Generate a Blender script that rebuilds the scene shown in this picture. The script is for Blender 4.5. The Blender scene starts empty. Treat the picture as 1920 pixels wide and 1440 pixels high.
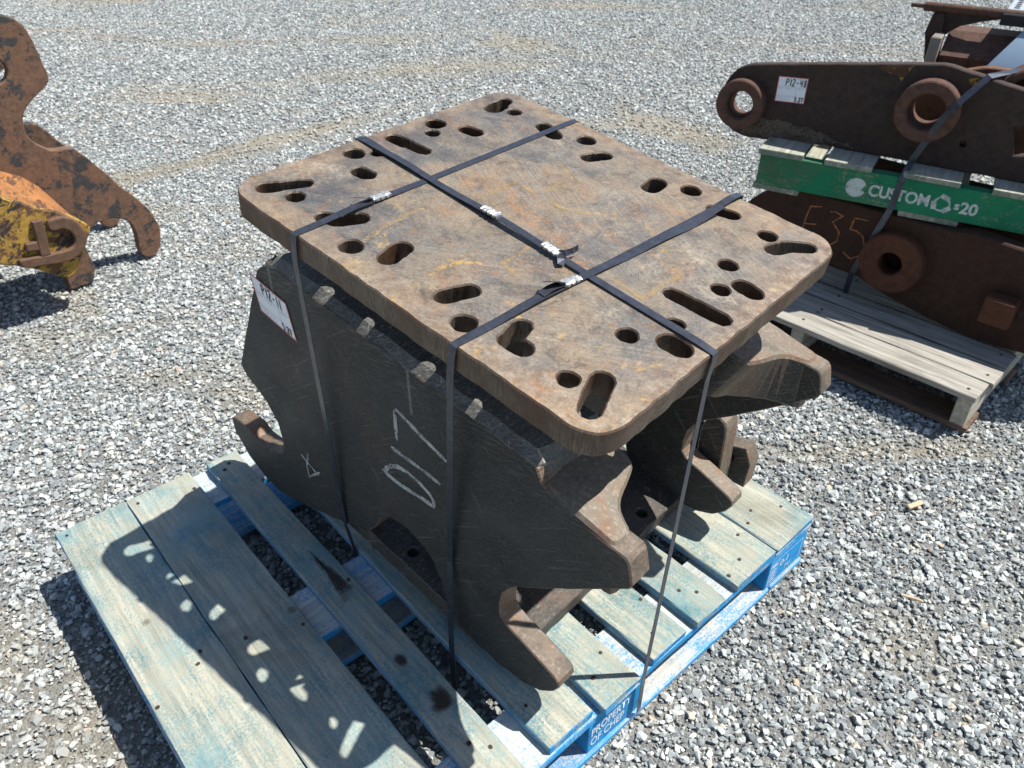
import bpy, bmesh, math, random
import numpy as np
from mathutils import Vector, Matrix
R = math.radians
random.seed(7); rng = np.random.default_rng(7)
sc = bpy.context.scene
COL = sc.collection

# ---------------------------------------------------------------- camera
cam = bpy.data.cameras.new('camera'); co = bpy.data.objects.new('camera', cam); COL.objects.link(co)
YAW, PIT, ROL = R(138.534), R(36.351), R(-0.163)
fw = Vector((math.cos(YAW)*math.cos(PIT), math.sin(YAW)*math.cos(PIT), -math.sin(PIT)))
rt = Vector((math.sin(YAW), -math.cos(YAW), 0)); up = rt.cross(fw)
r2 = rt*math.cos(ROL)+up*math.sin(ROL); u2 = up*math.cos(ROL)-rt*math.sin(ROL)
m = Matrix((r2, u2, -fw)).transposed().to_4x4(); m.translation = (1.4735, -0.0356, 1.3558)
co.matrix_world = m
cam.sensor_width = 36; cam.lens = 27.61; cam.clip_start = .05; cam.clip_end = 500
cam.dof.use_dof = True; cam.dof.focus_distance = 1.15; cam.dof.aperture_fstop = 11
sc.camera = co

# ---------------------------------------------------------------- sky, sun, exposure
SUN_AZ, SUN_EL = 55.46, 60.75
w = bpy.data.worlds.new('World'); sc.world = w; w.use_nodes = True
nt = w.node_tree
sky = nt.nodes.new('ShaderNodeTexSky'); sky.sky_type = 'NISHITA'; sky.sun_disc = False
sky.sun_elevation = R(SUN_EL); sky.sun_rotation = R(90-SUN_AZ)
sky.air_density = 1.0; sky.dust_density = .6; sky.ozone_density = 1.0
nt.links.new(sky.outputs[0], nt.nodes['Background'].inputs[0]); nt.nodes['Background'].inputs[1].default_value = .092
sl = bpy.data.lights.new('sun', 'SUN'); sl.energy = 5.0; sl.angle = R(.53); sl.color = (1, .98, .92)
so = bpy.data.objects.new('sun', sl); COL.objects.link(so)
sd = Vector((math.cos(R(SUN_AZ))*math.cos(R(SUN_EL)), math.sin(R(SUN_AZ))*math.cos(R(SUN_EL)), math.sin(R(SUN_EL))))
so.rotation_euler = sd.to_track_quat('Z', 'Y').to_euler(); so.location = sd*6
sc.view_settings.view_transform = 'Standard'; sc.view_settings.look = 'None'
sc.view_settings.exposure = 0.62; sc.view_settings.gamma = 1; sc.view_settings.use_curve_mapping = False
sc.cycles.max_bounces = 6; sc.cycles.diffuse_bounces = 4; sc.cycles.glossy_bounces = 3
sc.cycles.use_denoising = True

# ---------------------------------------------------------------- material helpers
class NT:
    def __init__(s, name):
        s.m = bpy.data.materials.new(name); s.m.use_nodes = True
        s.t = s.m.node_tree; s.b = s.t.nodes['Principled BSDF']; s.tc = None
        s.b.inputs['Specular IOR Level'].default_value = .3
    def n(s, typ, **kw):
        x = s.t.nodes.new(typ)
        for k, v in kw.items(): setattr(x, k, v)
        return x
    def put(s, sock, v):
        if hasattr(v, 'is_output'): s.t.links.new(v, sock)
        elif isinstance(v, (tuple, list)) and sock.type == 'RGBA' and len(v) == 3: sock.default_value = (*v, 1)
        else: sock.default_value = v
    def obj(s, rnd=False, rot=None, scale=None, loc=None):
        if s.tc is None: s.tc = s.n('ShaderNodeTexCoord')
        o = s.tc.outputs['Object']
        if rnd:
            oi = s.n('ShaderNodeObjectInfo'); v = s.n('ShaderNodeVectorMath', operation='SCALE')
            cmb = s.n('ShaderNodeCombineXYZ')
            for i, k in enumerate((7.3, 13.7, 3.1)):
                mm = s.n('ShaderNodeMath', operation='MULTIPLY'); s.put(mm.inputs[0], oi.outputs['Random']); mm.inputs[1].default_value = k
                s.put(cmb.inputs[i], mm.outputs[0])
            a = s.n('ShaderNodeVectorMath', operation='ADD'); s.put(a.inputs[0], o); s.put(a.inputs[1], cmb.outputs[0]); o = a.outputs[0]
        for r_, s_, l_ in ((rot, None, loc), (None, scale, None)):   # turn first, then stretch
            if not (r_ or s_ or l_): continue
            mp = s.n('ShaderNodeMapping'); s.put(mp.inputs[0], o)
            if l_: mp.inputs[1].default_value = l_
            if r_: mp.inputs[2].default_value = r_
            if s_: mp.inputs[3].default_value = s_
            o = mp.outputs[0]
        return o
    def noise(s, vec, scale, detail=4, rough=.55, dist=0, color=False):
        x = s.n('ShaderNodeTexNoise'); s.put(x.inputs['Vector'], vec); x.inputs['Scale'].default_value = scale
        x.inputs['Detail'].default_value = detail; x.inputs['Roughness'].default_value = rough; x.inputs['Distortion'].default_value = dist
        return x.outputs['Color' if color else 'Fac']
    def vor(s, vec, scale, feature='F1', out='Distance'):
        x = s.n('ShaderNodeTexVoronoi', feature=feature); s.put(x.inputs['Vector'], vec); x.inputs['Scale'].default_value = scale
        return x.outputs[out]
    def step(s, v, a, b, lo=0, hi=1):
        x = s.n('ShaderNodeMapRange'); s.put(x.inputs[0], v)
        for i, k in enumerate((a, b, lo, hi)): x.inputs[i+1].default_value = k
        return x.outputs[0]
    def math(s, op, a, b=0.0):
        x = s.n('ShaderNodeMath', operation=op); s.put(x.inputs[0], a); s.put(x.inputs[1], b); return x.outputs[0]
    def ramp(s, v, stops):
        x = s.n('ShaderNodeValToRGB'); s.put(x.inputs[0], v); e = x.color_ramp.elements
        while len(e) < len(stops): e.new(.5)
        for k, (p, c) in enumerate(stops): e[k].position = p; e[k].color = (*c, 1)
        return x.outputs[0]
    def mix(s, f, a, b, mode='MIX'):
        x = s.n('ShaderNodeMix', data_type='RGBA', blend_type=mode); s.put(x.inputs[0], f); s.put(x.inputs[6], a); s.put(x.inputs[7], b); return x.outputs[2]
    def xyz(s, v):
        x = s.n('ShaderNodeSeparateXYZ'); s.put(x.inputs[0], v); return x.outputs
    def bump(s, h, strength=.5, dist=.002, prev=None):
        x = s.n('ShaderNodeBump'); s.put(x.inputs['Height'], h); x.inputs['Strength'].default_value = strength; x.inputs['Distance'].default_value = dist
        if prev is not None: s.put(x.inputs['Normal'], prev)
        return x.outputs[0]
    def out(s, color=None, rough=None, metal=None, normal=None, alpha=None):
        for k, v in (('Base Color', color), ('Roughness', rough), ('Metallic', metal), ('Normal', normal), ('Alpha', alpha)):
            if v is not None: s.put(s.b.inputs[k], v)
        return s.m

def streaks(N, ang, thin, long, lo, hi, seed=0, rnd=False):
    """thin broken scratches running at an angle in the object's xy plane"""
    v = N.obj(rnd=rnd, rot=(0, 0, R(ang)), scale=(long, thin, thin), loc=(seed, seed*.7, 0))
    return N.step(N.noise(v, 1, 3, .6), lo, hi)

# worn, rusted, polished steel of the big drilled plate
def plate_material():
    N = NT('worn_plate_steel'); o = N.obj(); N.b.inputs['Specular IOR Level'].default_value = .4
    warp = N.noise(o, 9, 3, .6, color=True)
    wv = N.n('ShaderNodeVectorMath', operation='MULTIPLY_ADD'); N.put(wv.inputs[0], warp); wv.inputs[1].default_value = (.07, .07, .07); N.put(wv.inputs[2], o)
    wo = wv.outputs[0]
    big = N.noise(wo, 4.6, 6, .66)
    c = N.ramp(big, [(.30, (.080, .080, .083)), (.42, (.132, .120, .108)), (.50, (.190, .155, .118)), (.58, (.218, .162, .108)), (.68, (.130, .116, .102)), (.80, (.105, .108, .115))])
    # brushed grain that swings direction from area to area
    g1 = N.noise(N.obj(rot=(0, 0, R(28)), scale=(7, 300, 60)), 1, 5, .7)
    g2 = N.noise(N.obj(rot=(0, 0, R(-36)), scale=(7, 280, 60), loc=(3, 1, 0)), 1, 5, .7)
    sel = N.step(N.noise(o, 3.2, 3, .5), .44, .56)
    gx = N.n('ShaderNodeMix'); N.put(gx.inputs[0], sel); N.put(gx.inputs[2], g1); N.put(gx.inputs[3], g2); g = gx.outputs[0]
    c = N.mix(N.step(g, .52, .72, 0, .42), c, (.38, .315, .24))
    c = N.mix(N.step(g, .46, .28, 0, .50), c, (.06, .055, .052))
    mo = N.noise(wo, 28, 6, .72, .5)
    c = N.mix(N.step(mo, .52, .70, 0, .42), c, (.30, .25, .185))
    c = N.mix(N.step(mo, .49, .34, 0, .72), c, (.065, .055, .049))
    blu = N.step(N.noise(N.obj(loc=(1, 7, 3)), 4.5, 5, .65, .6), .52, .64)
    c = N.mix(N.math('MULTIPLY', blu, .46), c, (.132, .138, .150))
    pale = N.math('MULTIPLY', N.step(N.noise(N.obj(loc=(9, 3, 3)), 8, 5, .65, .6), .55, .68), N.step(N.noise(o, 120, 3, .7), .40, .62))
    c = N.mix(N.math('MULTIPLY', pale, .75), c, (.37, .31, .235))
    org = N.math('MULTIPLY', N.step(N.noise(wo, 7, 6, .72, 1.4), .50, .64), N.step(N.noise(o, 75, 4, .75), .40, .60))
    c = N.mix(N.math('MULTIPLY', org, .62), c, (.30, .145, .058))
    yel = N.math('MULTIPLY', N.step(N.noise(N.obj(loc=(5, 2, 1)), 7, 6, .75, 2), .585, .66), N.step(N.noise(o, 110, 3, .7), .43, .58))
    c = N.mix(N.math('MULTIPLY', yel, .75), c, (.48, .30, .08))
    fine = N.noise(o, 230, 5, .78)
    c = N.mix(N.step(fine, .52, .70, 0, .38), c, (.38, .32, .245))
    c = N.mix(N.step(fine, .47, .32, 0, .6), c, (.075, .06, .05))
    dk = N.step(N.noise(N.obj(loc=(2, 4, 6)), 10, 6, .7, 1), .60, .72, 0, .6)
    c = N.mix(dk, c, (.05, .04, .034))
    for ang, sd_, k in ((62, 1, .55), (-40, 9, .5), (12, 21, .5)):
        c = N.mix(N.math('MULTIPLY', streaks(N, ang, 420, 5, .69, .73, sd_), k), c, (.45, .37, .28))
    for ang, sd_ in ((50, 31), (-65, 37)):
        c = N.mix(N.math('MULTIPLY', streaks(N, ang, 380, 5, .68, .72, sd_), .6), c, (.045, .036, .03))
    # rubbed, rustier band along the rim of the plate
    px, py = N.xyz(o)[:2]; u = N.math('MULTIPLY', N.math('ADD', px, .129), 1.011); v = N.math('ADD', py, .034)
    ed = N.math('MINIMUM', N.math('MINIMUM', u, N.math('SUBTRACT', .719, u)), N.math('MINIMUM', v, N.math('SUBTRACT', .621, v)))
    rim = N.step(N.math('ADD', ed, N.math('MULTIPLY', N.math('SUBTRACT', N.noise(wo, 9, 6, .7), .5), .16)), .055, -.02)
    c = N.mix(N.math('MULTIPLY', rim, .55), c, N.mix(N.step(N.noise(o, 60, 6, .75), .40, .62), (.20, .10, .045), (.40, .30, .20)))
    # flame cut walls: fine drag lines over dull brown
    gm_ = N.n('ShaderNodeNewGeometry'); nz = N.xyz(gm_.outputs['True Normal'])[2]
    side = N.step(nz, .75, .93, 1, 0)
    vs = N.noise(N.obj(scale=(420, 420, 45)), 1, 4, .75)
    pat = N.noise(N.obj(loc=(2, 5, 0)), 9, 5, .65)
    sc_ = N.ramp(vs, [(.30, (.04, .03, .023)), (.48, (.095, .070, .050)), (.62, (.16, .122, .088)), (.76, (.27, .215, .155))])
    sc_ = N.mix(N.step(pat, .44, .56, 0, .9), sc_, (.082, .044, .026))
    c = N.mix(side, c, sc_)
    rg = N.step(N.noise(o, 30, 4, .6), .3, .7, .33, .58)
    h = N.math('ADD', N.math('MULTIPLY', vs, side), N.noise(o, 150, 4, .7))
    return N.out(c, rg, N.math('ADD', N.math('MULTIPLY', blu, .45), .15), N.bump(h, .30, .0022, N.bump(mo, .30, .003)))

def dark_steel(name, base, lightc, rust, rust_amt=.3, ripple=False, spec=.35, walls=None):
    N = NT(name); o = N.obj(); N.b.inputs['Specular IOR Level'].default_value = spec
    big = N.noise(o, 7, 6, .65, .6)
    c = N.mix(N.step(big, .35, .68), base, tuple(min(1, k*1.9) for k in base))
    sm = N.noise(N.obj(rot=(0, R(22), 0), scale=(26, 30, 300)), 1, 4, .7)
    c = N.mix(N.step(sm, .52, .72, 0, .52), c, lightc)
    sm2 = N.noise(N.obj(rot=(0, R(-50), 0), scale=(9, 60, 150), loc=(3, 0, 5)), 1, 3, .6)
    c = N.mix(N.step(sm2, .63, .70, 0, .5), c, tuple(min(1, k*1.5) for k in lightc))
    gr_ = N.noise(N.obj(rot=(0, R(12), 0), scale=(150, 300, 420)), 1, 4, .75)
    c = N.mix(N.step(gr_, .50, .68, 0, .50), c, tuple(k*.95 for k in lightc))
    c = N.mix(N.step(gr_, .48, .34, 0, .6), c, tuple(k*.5 for k in base))
    sm3 = N.noise(N.obj(rot=(0, R(35), 0), scale=(6, 60, 210), loc=(1, 0, 9)), 1, 3, .65)
    c = N.mix(N.step(sm3, .62, .68, 0, .55), c, tuple(min(1, k*1.4) for k in lightc))
    rs = N.math('MULTIPLY', N.step(N.noise(N.obj(loc=(4, 4, 1)), 6, 6, .7, .8), .53, .68), N.step(N.noise(o, 50, 4, .7), .35, .6))
    c = N.mix(N.math('MULTIPLY', rs, rust_amt), c, rust)
    dust = N.step(N.noise(N.obj(loc=(8, 1, 4)), 4.5, 5, .65, .8),   .48, .72, 0, .34)
    c = N.mix(dust, c, tuple(k*.75 for k in lightc))
    if walls:
        gm_ = N.n('ShaderNodeNewGeometry'); nl = N.xyz(gm_.outputs['True Normal'])[1]
        wl = N.step(N.math('ABSOLUTE', nl), .80, .62)
        wn_ = N.noise(N.obj(loc=(6, 6, 6)), 13, 6, .7, .6)
        wc = N.ramp(wn_, [(.30, tuple(k*.45 for k in walls)), (.48, walls), (.69, (.17, .085, .045)), (.76, tuple(min(1, k*1.9) for k in walls))])
        wc = N.mix(N.step(N.noise(o, 150, 3, .7), .52, .72, 0, .6), wc, tuple(min(1, k*2.2) for k in walls))
        c = N.mix(wl, c, wc)
    h = N.math('ADD', N.noise(o, 110, 5, .7), N.math('MULTIPLY', big, 1.2))
    nrm = N.bump(h, .26, .003)
    if ripple:
        x, y, z = N.xyz(o)[:3]
        e = N.math('SUBTRACT', N.math('ADD', z, N.math('MULTIPLY', x, .155)), .745)
        msk = N.step(e, -.085, -.015)
        wv = N.noise(N.obj(rot=(0, R(8.8), 0), scale=(26, 60, 240)), 1, 3, .6)
        c = N.mix(N.math('MULTIPLY', msk, N.step(wv, .52, .68, 0, .42)), c, tuple(min(1, k*1.5) for k in lightc))
        c = N.mix(N.math('MULTIPLY', msk, N.step(wv, .46, .33, 0, .6)), c, (.018, .016, .015))
        nrm = N.bump(N.math('MULTIPLY', msk, wv), .45, .006, nrm)
    return N.out(c, N.step(big, .3, .7, .48, .72), .15, nrm)

def rust_paint(name, base, paint, amt, second=None, rough=.8):
    N = NT(name); o = N.obj()
    p = N.math('ADD', N.math('MULTIPLY', N.noise(o, 11, 10, .74, .25), .82), N.math('MULTIPLY', N.noise(o, 95, 5, .75), .18))
    m1 = N.noise(N.obj(loc=(2, 9, 4)), 5, 6, .65, .5)
    c = N.ramp(N.noise(o, 40, 7, .75), [(.28, tuple(k*.40 for k in base)), (.48, base), (.62, (base[0]*1.45, base[1]*1.35, base[2]*1.2)), (.78, tuple(min(1, k*2.1) for k in base))])
    c = N.mix(N.step(m1, .40, .66, 0, .6), c, (base[0]*1.35, base[1]*1.15, base[2]*.9))
    if paint:
        pc = N.mix(N.step(N.noise(o, 60, 5, .7), .35, .7), tuple(k*.7 for k in paint), tuple(min(1, k*1.25) for k in paint))
        c = N.mix(N.step(p, amt, amt+.012), c, pc)
    if second:
        c = N.mix(N.step(N.noise(N.obj(loc=(3, 8, 2), rot=(0, R(35), 0), scale=(1, 1, 2.4)), 16, 9, .78, .5), .535, .545), c, second)
    c = N.mix(N.step(N.noise(N.obj(rot=(0, R(-30), 0), scale=(12, 40, 220)), 1, 3, .6), .66, .71, 0, .5), c, tuple(min(1, k*2.6) for k in base))
    return N.out(c, rough, 0, N.bump(N.noise(o, 90, 7, .75), .5, .0035, N.bump(p, .35, .003)))

def board_material(name, wood_lo, wood_hi, paint, amt, axis='x', end_paint=None, pale=None, amt_side=None):
    """painted timber: paint worn off the top, whole on the edges"""
    N = NT(name); N.b.inputs['Specular IOR Level'].default_value = .2
    s = (5, 90, 90) if axis == 'x' else (90, 5, 90)
    o = N.obj(rnd=True); gr = N.noise(N.obj(rnd=True, scale=s), 1, 5, .65, .4)
    c = N.mix(N.step(gr, .3, .7), wood_lo, wood_hi)
    if paint:
        st = (14, 150, 150) if axis == 'x' else (150, 14, 150)
        wear = N.math('ADD', N.math('MULTIPLY', N.noise(N.obj(rnd=True, scale=st), 1, 5, .75), .34), N.math('ADD', N.math('MULTIPLY', N.noise(o, 230, 4, .8), .66), N.math('MULTIPLY', N.noise(o, 4.5, 6, .65, .4), .6)))
        p = N.mix(N.step(N.noise(o, 9, 5, .65), .35, .65), paint, tuple(k*.75 for k in paint))
        f = N.step(wear, amt-.07, amt+.08)
        if pale: p = N.mix(N.step(N.noise(o, 11, 6, .7), .40, .62, 0, .8), p, pale)
        c = N.mix(f, p, c)
        if end_paint:
            g = N.n('ShaderNodeNewGeometry'); nz = N.xyz(g.outputs['True Normal'])[2]
            sd_ = N.step(nz, .6, .9, 1, 0)
            nx = N.math('ABSOLUTE', N.xyz(g.outputs['True Normal'])[0])
            wr = N.math('MULTIPLY', N.step(N.noise(o, 24, 6, .75), .50, .62, 1, .1), N.step(nx, .3, .8, .45, 1))
            c = N.mix(N.math('MULTIPLY', sd_, wr), c, end_paint)
    dirt = N.step(N.noise(o, 3.5, 5, .6, .6), .56, .72, 0, .45)
    c = N.mix(dirt, c, tuple(k*.42 for k in wood_lo))
    kn = N.step(N.vor(o, 6.3), .035, .07, .55, 0)
    c = N.mix(kn, c, (.06, .035, .022))
    h = N.math('ADD', gr, N.math('MULTIPLY', N.noise(o, 240, 3, .6), .6))
    return N.out(c, .82, 0, N.bump(h, .55, .0022))

def plain(name, col, rough=.6, metal=0, var=.25, scale=40, bump=.2):
    N = NT(name); o = N.obj()
    c = N.mix(N.noise(o, scale, 5, .65), tuple(k*(1-var) for k in col), tuple(min(1, k*(1+var)) for k in col))
    return N.out(c, rough, metal, N.bump(N.noise(o, scale*3, 4, .6), bump, .001))

def chalk(name, col, thr=.46, scale=260, amax=.92):
    """dry, broken mark: rubs off in patches as well as grain by grain"""
    N = NT(name); o = N.obj()
    v = N.math('ADD', N.math('MULTIPLY', N.noise(o, scale, 5, .75), .55), N.math('MULTIPLY', N.noise(o, scale*.12, 4, .7), .45))
    return N.out(col, .95, 0, None, N.step(v, thr-.10, thr+.09, .04, amax))

MAT = {}
MAT['plate'] = plate_material()
MAT['side'] = dark_steel('dark_scuffed_steel', (.0190, .0195, .0195), (.120, .118, .112), (.11, .062, .038), .28, True, walls=(.14, .108, .082))
MAT['rail'] = dark_steel('rail_steel', (.072, .070, .064), (.34, .32, .28), (.17, .095, .055), .5)
MAT['base'] = dark_steel('base_steel', (.042, .037, .032), (.18, .155, .132), (.18, .09, .045), .55)
MAT['horn'] = dark_steel('horn_steel', (.030, .028, .026), (.17, .152, .135), (.17, .085, .045), .45, walls=(.155, .128, .098))
MAT['blue_board'] = board_material('worn_blue_deck_paint', (.24, .23, .18), (.47, .445, .355), (.105, .225, .25), .775, 'x', (.025, .24, .50), (.245, .335, .325))
MAT['blue_stringer'] = board_material('blue_stringer_paint', (.36, .36, .32), (.60, .60, .55), (.05, .29, .56), .75, 'y', (.028, .29, .60))
MAT['blue_bottom'] = board_material('blue_bottom_paint', (.33, .31, .27), (.58, .55, .48), (.04, .27, .57), .76, 'y', (.03, .30, .62))
MAT['blue_block'] = board_material('blue_block_paint', (.2, .2, .18), (.4, .4, .35), (.02, .22, .55), 1.05, 'x', (.026, .29, .61))
MAT['grey_wood'] = board_material('weathered_grey_timber', (.165, .148, .125), (.43, .40, .35), None, 0, 'x')
MAT['grey_wood_y'] = board_material('weathered_timber_pale', (.24, .22, .18), (.50, .46, .37), None, 0, 'y')
MAT['brown_wood'] = board_material('stained_brown_timber', (.085, .052, .036), (.20, .135, .10), None, 0, 'x')
MAT['green'] = board_material('green_pallet_paint', (.26, .2, .14), (.42, .35, .26), (.018, .205, .098), .93, 'x', None)
MAT['green_board'] = board_material('greenish_worn_boards', (.22, .21, .16), (.47, .45, .38), (.10, .17, .125), .70, 'y', (.05, .12, .085))
MAT['strap'] = plain('black_steel_strapping', (.075, .080, .098), .30, .65, .7, 70, .15)
MAT['seal'] = plain('crimped_zinc_seal', (.42, .42, .42), .38, .55, .25, 120, .4)
MAT['nail'] = plain('rusty_nail', (.075, .04, .025), .7, .3)
MAT['paper'] = plain('tag_paper', (.82, .83, .85), .55, 0, .04, 30, .03)
MAT['red_ink'] = plain('tag_red_border', (.55, .07, .06), .5, 0, .1)
MAT['ink'] = plain('black_marker_ink', (.015, .015, .017), .5, 0, .1)
MAT['print'] = plain('grey_tag_print', (.22, .23, .25), .6, 0, .1)
MAT['chalk'] = chalk('white_chalk', (.52, .52, .51), .48)
MAT['chalk_orange'] = chalk('orange_chalk', (.42, .17, .055), .45, 330)
MAT['stencil'] = chalk('white_stencil_paint', (.58, .63, .60), .42, 150)
MAT['stencil_blue'] = chalk('white_print_on_blue', (.62, .70, .76), .36, 300)
MAT['arm'] = rust_paint('dark_brown_rust', (.042, .028, .024), None, 1, None)
MAT['arm_lit'] = rust_paint('inner_arm_lit_rust', (.12, .062, .040), None, 1)  # arm rust made paler: sunlight behind the bore is put into the colour
MAT['arm_boss'] = rust_paint('boss_rust', (.085, .046, .034), None, 1, None)
MAT['yellow_flake'] = rust_paint('flaking_yellow_paint', (.075, .038, .022), (.36, .22, .035), .47)
MAT['f35'] = rust_paint('red_brown_rust', (.038, .018, .012), (.05, .05, .045), .60)
MAT['f35_boss'] = rust_paint('red_rust_boss', (.070, .028, .016), None, 1)
MAT['left'] = rust_paint('rust_with_dark_paint', (.135, .078, .053), (.050, .047, .046), .52)
MAT['left_yellow'] = rust_paint('worn_yellow_paint', (.12, .065, .036), (.40, .235, .045), .475, (.03, .028, .027))
MAT['left_orange'] = rust_paint('orange_rust_top', (.25, .115, .045), (.48, .26, .06), .60, (.10, .05, .03))
MAT['emblem'] = rust_paint('emblem_rust', (.105, .062, .044), None, 1)
MAT['grey_sheet'] = plain('painted_grey_sheet', (.24, .32, .41), .35, .2, .12)
MAT['black_steel'] = plain('black_painted_steel', (.02, .022, .026), .45, 0, .4)
MAT['tread'] = plain('bare_grating', (.50, .52, .54), .4, .5, .2)
MAT['yellow_mark'] = chalk('yellow_rust_outline', (.38, .26, .12), .545, 240)
def stain_material():
    N = NT('dark_rust_stain'); o = N.obj()
    at = N.n('ShaderNodeAttribute', attribute_name='fade')
    nz = N.math('ADD', N.math('MULTIPLY', N.noise(o, 38, 5, .7), .6), N.math('MULTIPLY', N.noise(N.obj(scale=(60, 300, 100)), 1, 4, .7), .5))
    al = N.step(N.math('ADD', nz, N.math('MULTIPLY', at.outputs['Fac'], .55)), .72, 1.05, 0, .88)
    return N.out((.050, .032, .024), .8, 0, None, al)
MAT['stain'] = stain_material()
MAT['splinter'] = plain('pale_splinter', (.52, .40, .26), .8)
# ---------------------------------------------------------------- mesh helpers

def link(name, me, mat, parent=None, loc=None, rot=None):
    o = bpy.data.objects.new(name, me); COL.objects.link(o)
    if mat is not None and not me.materials: me.materials.append(MAT[mat] if isinstance(mat, str) else mat)
    if parent is not None: o.parent = parent
    if loc is not None: o.location = loc
    if rot is not None: o.rotation_euler = rot
    return o

def thing(name, label, cat, loc=(0, 0, 0), rotz=0, group=None):
    o = bpy.data.objects.new(name, None); COL.objects.link(o); o.empty_display_size = .1
    o.location = loc; o.rotation_euler = (0, 0, R(rotz)); o['label'] = label; o['category'] = cat
    if group: o['group'] = group
    return o

def tag(o, label, cat, group=None):
    o['label'] = label; o['category'] = cat
    if group: o['group'] = group
    return o

def mesh(name, verts, faces, smooth=None):
    me = bpy.data.meshes.new(name); me.from_pydata([tuple(v) for v in verts], [], [tuple(f) for f in faces]); me.update()
    if smooth:
        me.polygons.foreach_set('use_smooth', [True]*len(me.polygons)); me.set_sharp_from_angle(angle=R(smooth))
    return me

def area2(p): return sum(p[i][0]*p[(i+1) % len(p)][1]-p[(i+1) % len(p)][0]*p[i][1] for i in range(len(p)))
def orient(p, ccw=True): return list(p) if (area2(p) > 0) == ccw else list(p)[::-1]

def rough(poly, step=.01, amp=.0008, rnd=0, seed=1):
    """resample a closed outline, optionally round its corners, and make it uneven"""
    p = np.array(poly, float); r = np.random.default_rng(seed); q = []
    for i in range(len(p)):
        a, b = p[i], p[(i+1) % len(p)]; k = max(1, int(np.linalg.norm(b-a)/step))
        for j in range(k): q.append(a+(b-a)*j/k)
    q = np.array(q)
    for _ in range(rnd): q = .25*np.roll(q, 1, 0)+.5*q+.25*np.roll(q, -1, 0)
    nz = r.normal(0, 1, q.shape); nz = .25*np.roll(nz, 1, 0)+.5*nz+.25*np.roll(nz, -1, 0)
    return (q+nz*amp*1.6).tolist()

def inset(p, d):
    p = np.array(p, float); e = np.roll(p, -1, 0)-p; e /= np.maximum(np.linalg.norm(e, axis=1, keepdims=True), 1e-9)
    n = np.stack([-e[:, 1], e[:, 0]], 1); m_ = n+np.roll(n, 1, 0); l = np.maximum(np.linalg.norm(m_, axis=1, keepdims=True), .3)
    m_ = m_/l; return (p+m_*d/np.maximum((m_*n).sum(1, keepdims=True), .5)).tolist()

def slab(name, outer, holes=(), t=.04, bevel=.002, fmap=None, smooth=35):
    """a plate cut to an outline, with holes through it and worn edges; w runs 0 .. t"""
    loops = [orient(outer, True)]+[orient(h, False) for h in holes]
    ins = [inset(l, bevel) for l in loops]
    V, F = [], []; n0 = sum(len(l) for l in loops); starts = np.cumsum([0]+[len(l) for l in loops])[:-1]
    for lv, w_ in ((ins, 0), (loops, bevel), (loops, t-bevel), (ins, t)):
        for l in lv: V += [(x, y, w_) for x, y in l]
    bmf = bmesh.new()
    for l in ins:
        vs = [bmf.verts.new((x, y, 0)) for x, y in l]
        for i in range(len(vs)): bmf.edges.new((vs[i], vs[(i+1) % len(vs)]))
    bmf.verts.index_update(); bmesh.ops.triangle_fill(bmf, use_beauty=True, use_dissolve=False, edges=list(bmf.edges))
    tri = [[v.index for v in f.verts] for f in bmf.faces]; bmf.free()
    for a, b, c_ in tri:
        A, B, C = V[a], V[b], V[c_]
        if (B[0]-A[0])*(C[1]-A[1])-(B[1]-A[1])*(C[0]-A[0]) < 0: b, c_ = c_, b
        F.append((a, c_, b)); F.append((a+3*n0, b+3*n0, c_+3*n0))
    for l, s in zip(loops, starts):
        k = len(l)
        for i in range(k):
            j = (i+1) % k
            for q in range(3): F.append((s+i+q*n0, s+j+q*n0, s+j+(q+1)*n0, s+i+(q+1)*n0))
    if fmap is not None: V = [fmap(*v) for v in V]
    me = mesh(name, V, F)
    bm = bmesh.new(); bm.from_mesh(me); bmesh.ops.recalc_face_normals(bm, faces=bm.faces); bm.to_mesh(me); bm.free()
    if smooth: me.polygons.foreach_set('use_smooth', [True]*len(me.polygons)); me.set_sharp_from_angle(angle=R(smooth))
    return me

def cbox(name, lo, hi, bevel=.002, jit=0.0, seed=0, fmap=None, cuts=0):
    bm = bmesh.new(); bmesh.ops.create_cube(bm, size=1)
    for v in bm.verts: v.co = Vector([lo[i]+(v.co[i]+.5)*(hi[i]-lo[i]) for i in range(3)])
    if bevel: bmesh.ops.bevel(bm, geom=list(bm.edges), offset=bevel, segments=1, affect='EDGES', clamp_overlap=True)
    if cuts:
        ax = int(np.argmax([hi[i]-lo[i] for i in range(3)])); es = [e for e in bm.edges if abs((e.verts[0].co-e.verts[1].co)[ax]) > .5*(hi[ax]-lo[ax])]
        bmesh.ops.subdivide_edges(bm, edges=es, cuts=cuts)
    if jit:
        r = random.Random(seed)
        for v in bm.verts: v.co += Vector((r.uniform(-jit, jit), r.uniform(-jit, jit), r.uniform(-jit, jit)*.5))
    if fmap:
        for v in bm.verts: v.co = Vector(fmap(*v.co))
    me = bpy.data.meshes.new(name); bm.to_mesh(me); bm.free(); return me

def tube(name, p0, p1, r, seg=20, r2=None, cap=True):
    p0, p1 = Vector(p0), Vector(p1); q = (p1-p0).to_track_quat('Z', 'Y'); V, F = [], []
    for k, (c_, rr) in enumerate(((p0, r), (p1, r2 or r))):
        for i in range(seg):
            a = 2*math.pi*i/seg; V.append(c_+q @ Vector((rr*math.cos(a), rr*math.sin(a), 0)))
    for i in range(seg): F.append((i, (i+1) % seg, seg+(i+1) % seg, seg+i))
    if cap: F.append(tuple(range(seg))[::-1]); F.append(tuple(range(seg, 2*seg)))
    return mesh(name, V, F, 40)

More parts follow.
